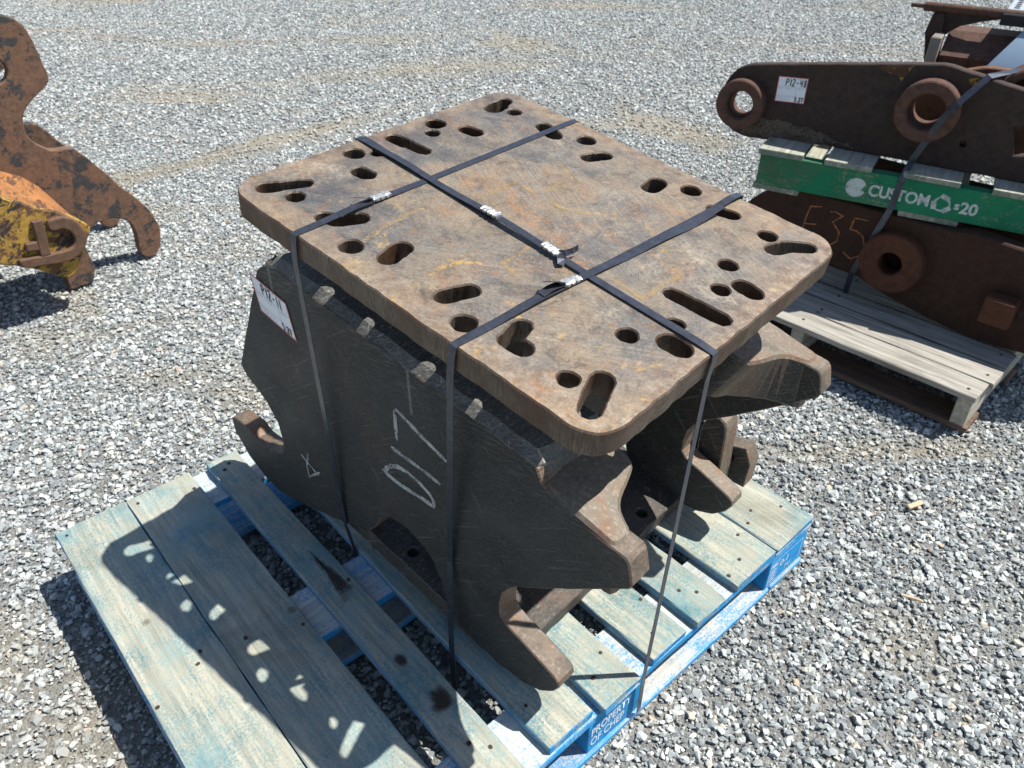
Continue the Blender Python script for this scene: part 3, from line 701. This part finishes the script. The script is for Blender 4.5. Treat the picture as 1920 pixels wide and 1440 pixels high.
# side plates: one outline, cut twice
D = .578
SIDE = [(-.153, .735), (-.128, .752), (-.095, .7585), (.0, .745), (.113, .7275), (.221, .7107), (.328, .6942), (.43, .6783), (.466, .668), (.476, .648), (.50, .634), (.525, .626), (.567, .618), (.611, .6100), (.6165, .604), (.6260, .568), (.6225, .559), (.614, .5515), (.469, .434), (.432, .407), (.416, .391), (.402, .367), (.396, .338), (.395, .312), (.406, .298), (.510, .257), (.519, .250), (.521, .238), (.509, .214), (.485, .190), (.451, .176), (.409, .174), (.362, .182), (.304, .189), (.276, .211), (.263, .240), (.255, .282), (.239, .318), (.215, .338), (.176, .353), (.128, .346), (.103, .325), (.083, .289), (.057, .258), (-.014, .229), (-.198, .168), (-.268, .155), (-.308, .163), (-.368, .196), (-.404, .248), (-.405, .284), (-.385, .293), (-.335, .291), (-.312, .274), (-.253, .277), (-.216, .292), (-.203, .307), (-.196, .341), (-.201, .382), (-.229, .422), (-.246, .433), (-.283, .454), (-.297, .478)]
so_ = rough(SIDE, .011, .00045, 0, 2)
YT = .041
s1 = link('side_plate', slab('side_plate', so_, [], YT, .0022, lambda u, v, w_: (u, w_, v), 24), 'side', br); s1['label'] = 'near dark side plate with chalk marks and lot tag'
s2 = link('side_plate', slab('side_plate', so_, [], YT, .0022, lambda u, v, w_: (u, D-w_, v), 24), 'horn', br); s2['label'] = 'far side plate with two horns'
RZ = lambda x: .745-.155*x
def rail(name, flip):
    pl = rough([(-.118, .0015), (.464, .0015), (.474, .03), (.480, .138), (-.085, .138)], .012, .0008, 0, 3); t = .11
    return slab(name, pl, [], t, .0135, lambda x, y, w_: (x, D-y if flip else y, RZ(x)+.013-(t-w_)), 30)
def horn_root(name, flip):
    pl = rough([(.44, .0015), (.596, .0015), (.598, .038), (.585, .0425), (.566, .052), (.553, .072), (.543, .105), (.535, .126), (.516, .137), (.44, .137)], .010, .0005, 1, 5); t = .10
    def fm(x, y, w_):
        k = max(0, min(1, (y-.045)/.06)); d_ = t-w_
        return (x-d_*.55*k*(x > .45), D-y if flip else y, .646-.269*(x-.476)+.002-d_)
    return slab(name, pl, [], t, .005, fm, 30)
for fl in (False, True):
    rl_ = link('top_rail', rail('top_rail', fl), 'rail', br); link('horn_root', horn_root('horn_root', fl), 'horn', rl_)
# weld runs where the rails meet the horns
# base plate, tilted like the rest
a9 = R(9.0)
def B3(u, v, w_): return (.40-u*math.cos(a9)+w_*math.sin(a9), .010+v, .1455+u*math.sin(a9)+w_*math.cos(a9))
bh = [circ(.275, .030, .011), circ(.163, .028, .011), circ(.012+.02, .435, .012), circ(.275, .53, .011), circ(.163, .53, .011)]
link('base_plate', slab('base_plate', rough(rounded(0, 0, .47, D-.02, .02), .012, .0006, 0, 6), bh, .040, .002, B3), 'base', br)
# box between the side plates that carries the top plate
cs = [(.075, .21), (.27, .18), (.285, .40), (.27, .66), (.255, .806), (-.02, .848), (-.04, .70), (.03, .45)]
link('centre_box', slab('centre_box', cs, [], D-.24, .002, lambda u, v, w_: (u, .12+w_, v)), 'base', br)
for yy in (.118, .42):
    link('rib', slab('rib', [(-.05, .765), (.42, .69), (.43, .781), (-.06, .851)], [], .035, .002, lambda u, v, w_, yy=yy: (u, yy+w_, v)), 'base', br)
# latch and lug beyond the far plate
link('latch', slab('latch', rough([(.400, .22), (.400, .345), (.412, .372), (.437, .388), (.452, .378), (.456, .345), (.458, .20)], .012, .0004, 1), [], .05, .003, lambda u, v, w_: (u, .592+w_, v)), 'horn', br)
link('lug', slab('lug', [(.40, .185), (.40, .262), (.478, .286), (.494, .25), (.490, .185)], [(lambda c: c)(circ(.45, .248, .008))], .05, .002, lambda u, v, w_: (u, .655-w_*.2+w_, v)), 'horn', br)
# chalk on the near side plate, and its lot tag
fs = lambda u, v, o=0: (u, -o, v)
CH = [[(.181, .615), (.180, .586), (.179, .554)], [(.184, .619), (.211, .609), (.239, .597), (.270, .586), (.293, .578)], [(.161, .530), (.201, .527), (.239, .525), (.275, .520)], [(.137, .462), (.142, .472), (.155, .485), (.173, .494), (.197, .497), (.228, .490), (.248, .481), (.256, .471), (.255, .458)], [(.130, .463), (.143, .458), (.170, .455), (.203, .456), (.230, .459), (.256, .458)]]
link('chalk_number', strokes('chalk_number', CH, .0080, fs, .0008), 'chalk', s1)
link('chalk_cross', strokes('chalk_cross', [[(-.133, .340), (-.107, .325), (-.083, .314)], [(-.106, .357), (-.120, .317), (-.119, .289), (-.077, .326)]], .0052, fs, .0009, 8), 'chalk', s1)
e1 = Vector((.100, -.0215)); e1n = e1.normalized(); e2n = Vector((-.0125, .0715)); e2n.normalize()
sticker(s1, lambda a, b, o=0: (-.164+e1n.x*a+e2n.x*b*-1*-1, -o-.0006, .652+e1n.y*a+e2n.y*b), .102, .072, 'P12-11', '5.27', 'white lot tag with red border reading P12-11')

# ---------------------------------------------------------------- steel straps
kw = lambda v: (KX+v[0]*ck-v[1]*sk, KY+v[0]*sk+v[1]*ck, v[2])
def strap_path(pts_k): return [kw(Vector(p)) for p in pts_k]
def seal(parent, a, b, n_, wd=.0148):
    """crimped sleeve round the band from a to b"""
    a, b, n_ = Vector(a), Vector(b), Vector(n_).normalized(); t = (b-a); L_ = t.length; t.normalize(); s = n_.cross(t); V, F = [], []; K = 14
    for k in range(K+1):
        f = k/K; crimp = (k % 4 == 1)*.0018
        for y, z in ((-1, -.0008), (-1, .0026), (-.35, .0036), (.35, .0036), (1, .0026), (1, -.0008)):
            V.append(a+t*L_*f+s*y*(wd/2-crimp)+n_*(z+random.uniform(-.0006, .0008)))
    for k in range(K):
        for i in range(5): F.append((k*6+i, k*6+i+1, (k+1)*6+i+1, (k+1)*6+i))
    for k in (0, K): F.append(tuple(k*6+i for i in range(6)))
    return link('crimp_seal', mesh('crimp_seal', V, F), 'seal', parent)
W = .0128
pw_ = lambda u, v, w_=0: Vector(kw(P3(u, v, w_)))
wx = Vector(kw(pex))-Vector(kw((0, 0, 0))); wy = Vector(kw(pey))-Vector(kw((0, 0, 0))); wn = Vector(kw(pn))-Vector(kw((0, 0, 0)))
def band(name, label, u0, u1, h, low_pts, back_pts, seed):
    """strap across the plate in v, from the near edge to the far edge, hanging down both sides"""
    r = random.Random(seed); pts = [Vector(p) for p in reversed(low_pts)]; N_ = 26
    for k in range(N_+1):
        f = k/N_; v = -.002+(PWV+.004)*f
        pts.append(pw_(u0+(u1-u0)*f, v, h(v)+(0 if 0 < k < N_ else -.001)))
    pts += [Vector(p) for p in back_pts]
    return tag(link(name, ribbon(name, pts, W, wx), 'strap'), label, 'strap', 'black steel straps round the bracket')
zk = lambda x, y, z: kw((x, y, z))
st2 = band('steel_strap', 'black steel strap across the top plate, end nearer the lot tag P12-11', .174, .179, lambda v: .0014+.004*math.exp(-((v-.12)/.05)**2), [pw_(.174, -.0035, -.012), pw_(.173, -.0035, -TP-.005), zk(-.016, -.0022, .232), (.446, .444, .142), (.446, .444, .03)], [pw_(.179, PWV+.003, -TP), (.43, 1.06, .145)], 1)
st3 = band('steel_strap', 'black steel strap across the top plate through the middle of its near edge', .492, .530, lambda v: .0014+.005*math.exp(-((v-.15)/.06)**2)+.006*math.exp(-((v-.60)/.04)**2), [pw_(.492, -.0035, -.012), pw_(.4915, -.0035, -TP-.005), zk(.29, -.006, .36), zk(.30, -.022, .25), (.777, .436, .135), (.777, .436, .03)], [pw_(.530, PWV+.003, -TP), (.80, 1.08, .145)], 2)
# the long strap, lying over the other two
pts = [Vector((1.0265, .664, .03)), Vector((1.0262, .664, .128)), pw_(.7225, .236, -TP-.004), pw_(.7225, .236, -.012)]
for k in range(33):
    f = 1-k/32; u = -.002+(PWU+.004)*f; v = .258+(.236-.258)*f
    hgt = .0032+.0055*math.exp(-((u-.35)/.10)**2)+.003*math.exp(-((u-.12)/.06)**2)
    pts.append(pw_(u, v, hgt if 0 < k < 32 else .001))
pts += [pw_(-.0035, .258, -TP), Vector((.20, .78, .16))]
st1 = tag(link('steel_strap', ribbon('steel_strap', pts, W, wy), 'strap'), 'long black steel strap lying over the other two along the top plate', 'strap', 'black steel straps round the bracket')
# seals and cut tails
seal(st2, pw_(.1748, .137, .0058), pw_(.1750, .171, .0042), wn)
seal(st3, pw_(.5030, .192, .0062), pw_(.5050, .226, .0032), wn)
seal(st1, pw_(.300, .2493, .0085), pw_(.334, .2483, .0095), wn)
seal(st1, pw_(.424, .2457, .0080), pw_(.455, .2447, .0065), wn)
def tail(parent, pts, wd, width=W): return link('cut_end', ribbon('cut_end', pts, width, wd), 'strap', parent)
tail(st2, [pw_(.1748, .140, .0075), pw_(.1735, .130, .010), pw_(.170, .121, .013), pw_(.165, .113, .014)], wx+wn*.4, .010)
tail(st2, [pw_(.1760+.001*k/8, .137-.062*k/8, .0034+.003*math.sin(math.pi*k/8)) for k in range(9)], wx)
tail(st3, [pw_(.5055+.031*k/14, .215+.335*k/14, .0032+.0015*math.sin(k)+.0025*(k > 11)*(k-11)) for k in range(15)], wx)
tail(st3, [pw_(.5030, .195, .0085), pw_(.501, .182, .015), pw_(.497, .172, .018), pw_(.490, .166, .017)], wx+wn*.5, .015)
tail(st3, [pw_(.502-.002*k/6, .19-.038*k/6, .008+.003*math.sin(math.pi*k/6)) for k in range(7)], wx)
tail(st1, [pw_(.003+.32*k/16, .2615-.012*k/16, .0020+.0012*math.sin(k*1.3)) for k in range(17)], wy)
tail(st1, [pw_(.452, .245, .0088), pw_(.461, .250, .011), pw_(.465, .259, .013), pw_(.466, .271, .014)], wy+wn*.9, .009)
tail(st1, [pw_(.455, .243, .008), pw_(.464, .236, .009), pw_(.470, .229, .005)], wy, .011)
# ---------------------------------------------------------------- stack at the right
def board_set(parent, name, rects, z0, z1, mat, seed=0, bevel=.002):
    for i, (x0, y0, x1, y1) in enumerate(rects):
        link(name, cbox(name, (0, 0, 0), (x1-x0, y1-y0, z1-z0), bevel, .0012, seed+i, cuts=10), mat, parent, (x0, y0, z0))
gp = thing('timber_pallet', 'weathered grey timber pallet on the gravel under the green one', 'pallet', (1.067, 1.938, 0), 3.2)
ys = [(-.012, .080), (.084, .176), (.190, .275), (.31, .40), (.45, .54), (.60, .69), (.75, .84), (.90, 1.0)]
board_set(gp, 'plank', [(-1.01, a, random.uniform(-.008, .006), b) for a, b in ys], .104, .122, 'grey_wood', 30)
for x0, x1 in ((-.048, -.010), (-.53, -.49), (-1.0, -.962)):
    link('stringer', cbox('stringer', (x0, 0, .016), (x1, 1.0, .1038), .003, .001, 3, cuts=10), 'grey_wood_y', gp)
board_set(gp, 'bottom_board', [(-1.01, a, 0, a+.10) for a in (0, .30, .60, .9)], 0, .0158, 'brown_wood', 60)
for i, (a, b) in enumerate(ys[:4]):
    for x in (-.03, -.51): link('nail', nail_me, 'nail', gp, (x+random.uniform(-.008, .008), a+.03+random.uniform(0, .03), .122))
# skid showing in the pallet mouth
FX = (.9, 2.20)
f35 = thing('rusty_linkage_bracket', 'red brown rusty bracket chalked F35 between the grey and the green pallet', 'bracket', (FX[0], FX[1], 0), 6)
fout = [(-.735, .290), (-.723, .319), (-.696, .346), (-.64, .395), (-.58, .4105), (-.30, .4105), (-.22, .4105), (-.11, .4105), (-.075, .424), (.067, .412), (.28, .40), (.33, .36), (.33, .17), (.25, .14), (.161, .128), (.08, .124), (.005, .124), (-.105, .138), (-.222, .162), (-.326, .193), (-.414, .204), (-.52, .222), (-.66, .255)]
fy = lambda u, v, w_=0: (u, -w_, v)
fp = link('body_plate', slab('body_plate', rough(fout, .015, .0008, 2, 3), [circ(-.236, .281, .036)], .05, .004, lambda u, v, w_: (u, w_, v)), 'f35', f35)
fback = [(x, min(z, .41)) for x, z in fout]
link('body_plate', slab('body_plate', rough(fback, .02, .0008, 2, 5), [], .05, .004, lambda u, v, w_: (u, .38+w_, v)), 'f35', f35)
link('boss', ring('boss', (-.236, .0, .281), (0, -1, 0), .090, .034, .038, 48), 'f35_boss', f35)
link('cross_tube', tube('cross_tube', (-.236, .045, .281), (-.236, .39, .281), .07, 28), 'f35', f35)
link('lug', cbox('lug', (.030, -.055, .205), (.110, -.001, .285), .006, .001, 4), 'f35_boss', f35)
CHF = [[(-.524, .288), (-.520, .334), (-.514, .367), (-.480, .375)], [(-.519, .309), (-.485, .316)], [(-.453, .368), (-.439, .372), (-.411, .366), (-.425, .351), (-.438, .339), (-.411, .314), (-.410, .285), (-.427, .267)], [(-.334, .374), (-.377, .370), (-.381, .333)], [(-.383, .332), (-.363, .334), (-.340, .322), (-.329, .297), (-.335, .260), (-.358, .243), (-.384, .256)]]
link('chalk_code', strokes('chalk_code', CHF, .0040, fy, .0010, 4), 'chalk_orange', fp)
# green pallet
SG = .9636
GX = (.2512, 2.0348)
gr = thing('green_pallet', 'green stringer pallet with white stencil under the long brown arm', 'pallet', (GX[0], GX[1], .0493), 18.4); gr.scale = (SG,)*3
gs = None
for k, y in enumerate((0, .48, .96)):
    s_ = link('stringer', cbox('stringer', (0, y, .395), (1.22, y+.038, .492), .002, .0006, 70+k, cuts=12), 'green', gr)
    if k == 0: gs = s_
gb = [(-.006, .127), (.190, .326), (.409, .560), (.640, .76), (.86, .98), (1.08, 1.215)]
board_set(gr, 'deck_board', [(a, -.007+random.uniform(-.005, .005), b, 1.0) for a, b in gb], .4922, .5085, 'green_board', 80)
board_set(gr, 'bottom_board', [(a, .004, b, 1.0) for a, b in ((-.008, .135), (.425, .585), (1.0, 1.15))], .3775, .3948, 'green_board', 90)
fg = lambda x0, z0: (lambda a, b, o=0: (x0+a, -o, z0+b))
link('lettering', text_mesh('CUSTOM', .0415, lambda p, q, o=0: fg(.330, .424)(p, q*1.14, o), .0008, .0013, spacing=.98), 'stencil', gs)
link('lettering', text_mesh('20', .046, fg(.577, .422), .0008, .0014, spacing=.98), 'stencil', gs)
link('lettering', text_mesh('s', .034, fg(.562, .430), .0008, .0012), 'stencil', gs)
disc = [(.029*math.cos(a), .029*math.sin(a)) for a in np.linspace(.5, 5.9, 26)]+[(.016, -.004)]
link('emblem_disc', mesh('emblem_disc', [fg(.294, .440)(x, y, .0008) for x, y in disc], [tuple(range(len(disc)))]), 'stencil', gs)
V, F = [], []
for k in range(3):
    a0 = R(90+120*k)
    def rt_(x, y): return fg(.529, .438)(1.12*(x*math.cos(a0)-y*math.sin(a0)), 1.12*(x*math.sin(a0)+y*math.cos(a0)), .0008)
    for poly in ([(.022, -.011), (.027, .004), (.016, .009), (.011, -.006)], [(.012, .010), (.022, .005), (.009, .019), (-.002, .020)], [(.006, .023), (-.008, .023), (-.003, .010)], [(.008, -.013), (.020, -.015), (.021, -.0125), (.010, -.008)]):
        s = len(V); V += [rt_(*p) for p in poly]; F.append(tuple(range(s, s+len(poly))))
rm = link('recycling_mark', mesh('recycling_mark', V, F), 'stencil', gs)
# long arm with two bosses
AX = (.5795, 2.2387)
arm = thing('bored_linkage_arm', 'long dark brown steel arm with two bored bosses and tag P12-48', 'arm', (AX[0], AX[1], .0493), 15); arm.scale = (SG,)*3
aout = [(-.580, .581), (-.578, .624), (-.559, .670), (-.536, .696), (-.506, .711), (-.360, .733), (-.168, .759), (.008, .783), (.051, .786), (.088, .777), (.142, .767), (.239, .748), (.40, .715), (.57, .70), (.57, .52), (.327, .5097), (.190, .5095), (.048, .5095), (-.052, .5095), (-.155, .510), (-.234, .5125), (-.344, .502), (-.431, .4935), (-.489, .491), (-.532, .507), (-.564, .540)]
aout = [(x, max(z, .5095) if x > -.31 else z) for x, z in aout]
b1, b2 = (-.503, .597), (.029, .667)
rect = [(.271, .578), (.246, .652), (.33, .664), (.35, .59)]
ap = link('side_plate', slab('side_plate', rough(aout, .014, .0005, 2, 8), [circ(*b1, .046), circ(*b2, .055), circ(.141, .585, .009, 14), rect], .032, .003, lambda u, v, w_: (u, w_, v)), 'arm', arm)
back = [(-.24, .512), (-.24, .68), (.0, .714), (.06, .735), (.13, .758), (.20, .755), (.28, .735), (.40, .705), (.57, .69), (.57, .512)]
link('side_plate', slab('side_plate', rough(back, .014, .0005, 2, 9), [], .032, .003, lambda u, v, w_: (u, .16+w_, v)), 'arm_lit', arm)
for (x, z), ro, ri, dp in ((b1, .076, .043, .036), (b2, .084, .050, .048)):
    bb = link('boss', ring('boss', (x, .0, z), (0, -1, 0), ro, ri, dp, 48), 'arm_boss', arm)
    link('bore_sleeve', ring('bore_sleeve', (x, .030, z), (0, -1, 0), ri+.003, ri-.007, .040, 40, .002), 'arm_boss', bb)
link('boss', ring('boss', (.255, .16, .71), (0, -1, 0), .080, .058, .10, 40), 'arm_boss', arm)
def paint_patch(poly, seed): return link('yellow_paint', slab('yellow_paint', rough(poly, .006, .0022, 0, seed), [], .0011, .0002, lambda u, v, w_: (u, -w_, v)), 'yellow_flake', arm)
paint_patch([(-.135, .757), (-.042, .772), (-.052, .748), (-.061, .728), (-.078, .742), (-.114, .748)], 1)
paint_patch([(.100, .762), (.133, .762), (.123, .744), (.115, .736)], 2)
link('soil_crust', slab('soil_crust', rough([(-.455, .545), (-.40, .562), (-.33, .556), (-.26, .553), (-.20, .536), (-.13, .519), (-.208, .5175), (-.334, .507), (-.460, .497), (-.500, .505)], .007, .004, 1, 3), [], .0012, .0002, lambda u, v, w_: (u, -w_, v)), chalk('dry_soil_film', (.145, .115, .088), .47, 110), arm)
sticker(ap, lambda a, b, o=0: (-.405+a+b*.0, -o-.0006, .6175+b+a*.05), .090, .075, 'P12-48', '5.27', 'white lot tag with red border reading P12-48')
# strap round that stack
def aw(s, d, z): a = R(15); s, d, z = s*SG, d*SG, z*SG+.0493; return Vector((AX[0]+s*math.cos(a)-d*math.sin(a), AX[1]+s*math.sin(a)+d*math.cos(a), z))
def gw(s, d, z): a = R(18.4); s, d, z = s*SG, d*SG, z*SG+.0493; return Vector((GX[0]+s*math.cos(a)-d*math.sin(a), GX[1]+s*math.sin(a)+d*math.cos(a), z))
sp_ = [Vector((.553, 2.174, .119)), Vector((.562, 2.160, .20)), gw(.402, -.003, .394), gw(.410, -.003, .495), aw(.030, -.040, .53), aw(.075, -.052, .66), aw(.100, -.052, .705), aw(.150, -.004, .7725), aw(.19, .06, .775), aw(.26, .18, .775), aw(.36, .45, .80), aw(.42, .80, .60)]
tag(link('steel_strap', ribbon('steel_strap', sp_, .017, Vector((.93, .2, -.25))), 'strap'), 'dark steel strap slanting over the arm and green pallet at the right', 'strap')
# rusty frame standing behind the arm
fr = thing('rusty_pipe_frame', 'rusty brown frame with a pipe on top, standing behind the brown arm', 'frame', (.5795, 2.7050, .0493), 15); fr.scale = (SG,)*3
link('post', slab('post', rough([(-.200, .509), (-.200, .673), (-.223, .768), (-.215, .824), (-.181, .824), (-.176, .783), (-.162, .69), (-.160, .509)], .02, .0005, 0), [], .032, .002, lambda u, v, w_: (u, w_, v)), 'arm', fr)
link('post_flange', cbox('post_flange', (-.193, -.075, .509), (-.163, -.001, .772), .003, .001, 2), plain('bare_scraped_steel', (.24, .215, .185), .6, .2), fr)
link('pipe', tube('pipe', (-.248, .02, .839), (.18, .02, .839), .0145, 16), 'arm_boss', fr)
link('pipe_end', tube('pipe_end', (-.288, .02, .839), (-.249, .02, .839), .0065, 12), 'arm_boss', fr)
link('gusset', slab('gusset', rough([(-.181, .744), (-.181, .826), (-.02, .826), (-.075, .812), (-.13, .793), (-.158, .770)], .02, .0004), [], .013, .001, lambda u, v, w_: (u, .013+w_, v)), 'arm', fr)
link('beam', slab('beam', [(0, .656), (-.03, .717), (.055, .777), (.15, .777), (.15, .656)], [], .38, .003, lambda u, v, w_: (-.158+w_, u-.02, v)), 'arm_boss', fr)
link('foot', cbox('foot', (-.17, .02, .509), (.10, .12, .655), .003, 0), 'arm', fr)
sh = thing('grey_step', 'grey sheet metal step with a studded grating edge, top right corner', 'step', (.5795, 2.7050, .0493), 15); sh.scale = (SG,)*3
link('sheet', slab('sheet', [(-.012, .718), (.056, .821), (.44, .821), (.44, .718)], [], .013, .002, lambda u, v, w_: (u, -.11+(v-.718)*1.2+w_*.2, v*.96+.03-w_)), 'grey_sheet', sh)
link('edge', cbox('edge', (-.014, -.138, .675), (.44, -.116, .720), .002, 0), 'black_steel', sh)
link('support', cbox('support', (.12, -.11, .509), (.42, .0, .685), .003, 0), 'black_steel', sh)
link('rail_bar', cbox('rail_bar', (-.024, -.006, .812), (.33, .033, .845), .003, 0), 'black_steel', sh)
link('grating', cbox('grating', (-.017, .035, .842), (.44, .33, .853), .002, 0), 'tread', sh)
hole2 = tube('grating_hole', (0, 0, 0), (0, 0, .0012), .0082, 12)
for i in range(9):
    for j in range(5): link('grating_hole', hole2, 'black_steel', sh, (.006+i*.029, .055+j*.033+(i % 2)*.013, .8532))

# ---------------------------------------------------------------- tool at the left
lt = thing('hooked_excavator_coupler', 'rusty excavator coupler with a big hook and worn yellow front at left', 'coupler', (-1.41, .70, 0), 93)
# local: x along the plates, -y towards the viewer
plate = [(-.315, .835), (-.270, .857), (-.234, .863), (-.203, .862), (-.189, .858), (-.168, .848), (-.153, .831), (-.144, .809), (-.139, .784), (-.136, .753), (-.133, .718), (-.129, .689), (-.129, .674), (-.134, .661), (-.148, .649), (-.174, .633), (-.200, .615), (-.222, .599), (-.235, .584), (-.243, .568), (-.250, .537), (-.247, .515), (-.234, .492), (-.216, .474), (-.196, .458), (-.170, .452), (-.141, .449), (-.122, .441), (-.101, .412), (-.059, .350), (-.033, .304), (0.010, .243), (.050, .180), (.064, .137), (.071, .098), (.065, .059), (.053, .025), (.036, .003), (.007, -.003), (-.008, .006), (-.019, .022), (-.020, .046), (-.018, .082), (-.017, .109), (-.021, .138), (-.036, .160), (-.056, .175), (-.078, .183), (-.102, .184), (-.132, .179), (-.157, .169), (-.193, .147), (-.228, .124), (-.347, .130), (-.70, .16), (-.85, .35), (-.72, .60), (-.46, .75), (-.37, .80)]
po_ = rough(plate, .014, .0009, 0, 12)
for yy in (0, .36):
    link('hook_plate', slab('hook_plate', po_, [circ(-.275, .718, .040, 24)], .036, .003, lambda u, v, w_, yy=yy: (u, yy+w_, v)), 'left', lt)
front = [(-.80, .56), (-.521, .484), (-.422, .422), (-.369, .389), (-.344, .367), (-.276, .326), (-.253, .309), (-.231, .288), (-.212, .270), (-.208, .253), (-.226, .226), (-.242, .199), (-.281, .146), (-.300, .120), (-.325, .112), (-.353, .136), (-.409, .178), (-.450, .205), (-.493, .225), (-.599, .279), (-.80, .34)]
link('nose_casting', slab('nose_casting', rough(front, .014, .0008, 1, 13), [], .030, .004, lambda u, v, w_: (u, -.20+w_, v)), 'left_yellow', lt)
body = [(-.80, .548), (-.521, .472), (-.422, .410), (-.350, .362), (-.28, .318), (-.24, .285), (-.222, .255), (-.25, .21), (-.30, .15), (-.33, .14), (-.45, .22), (-.60, .29), (-.80, .35)]
link('body_beam', slab('body_beam', body, [], .172, .003, lambda u, v, w_: (u-.03*(w_/.172), -.171+w_, v+.085*(w_/.172)*max(0, min(1, (v-.2)/.1)))), 'left_orange', lt)
link('cross_tube', tube('cross_tube', (-.45, .035, .42), (-.45, .365, .42), .12, 30), 'left', lt)
link('foot', slab('foot', [(-.30, .0), (-.30, .13), (-.21, .17), (-.20, .05), (-.22, .0)], [], .05, .004, lambda u, v, w_: (u, -.05+w_, v)), 'left', lt)
link('foot', slab('foot', [(-.95, .0), (-.95, .25), (-.70, .25), (-.68, .05), (-.70, .0)], [], .40, .004, lambda u, v, w_: (u, w_, v)), 'left', lt)
E1 = [(-.370, .335), (-.339, .331), (-.351, .217), (-.382, .216)]
E2 = [(-.410, .273), (-.374, .269), (-.376, .240), (-.414, .246)]
E3 = [(-.328, .324), (-.297, .324), (-.271, .320), (-.254, .307), (-.242, .288), (-.233, .261), (-.233, .237), (-.243, .212), (-.262, .194), (-.287, .182), (-.317, .178), (-.433, .197), (-.446, .212), (-.443, .230), (-.351, .217), (-.291, .214), (-.275, .225), (-.269, .249), (-.273, .270), (-.289, .286), (-.324, .286), (-.333, .304)]
em = link('raised_emblem', slab('raised_emblem', rough(E3, .008, .0006, 1, 1), [], .020, .004, lambda u, v, w_: (u, -.2005-w_, v)), 'emblem', lt); em['label'] = 'raised rusty emblem like a hooked letter C with an F'
link('emblem_bar', slab('emblem_bar', rough(E1, .008, .0005, 0, 2), [], .0195, .004, lambda u, v, w_: (u, -.2005-w_, v)), 'emblem', em)
link('emblem_bar', slab('emblem_bar', rough(E2, .008, .0005, 0, 3), [], .019, .004, lambda u, v, w_: (u, -.2005-w_, v)), 'emblem', em)

# ---------------------------------------------------------------- bits lying on the gravel
def splinter(x, y, l, wd, rz, label):
    o = link('wood_splinter', slab('wood_splinter', rough([(-l/2, -wd/2), (l/2, -wd*.4), (l*.53, wd*.1), (l*.42, wd/2), (-l*.46, wd*.45)], .008, .0006, 0, int(l*999)), [], .005, .001), 'splinter', None, (x, y, .004), (R(4), R(-3), R(rz)))
    return tag(o, label, 'splinter')
splinter(1.107, 1.576, .042, .013, 70, 'pale wood chip on the gravel right of the blue pallet')
splinter(1.234, 1.304, .040, .006, 20, 'thin pale stick on the gravel in the lower right')
splinter(-2.05, .86, .05, .006, 60, 'thin pale twig on the far gravel left of the bracket')
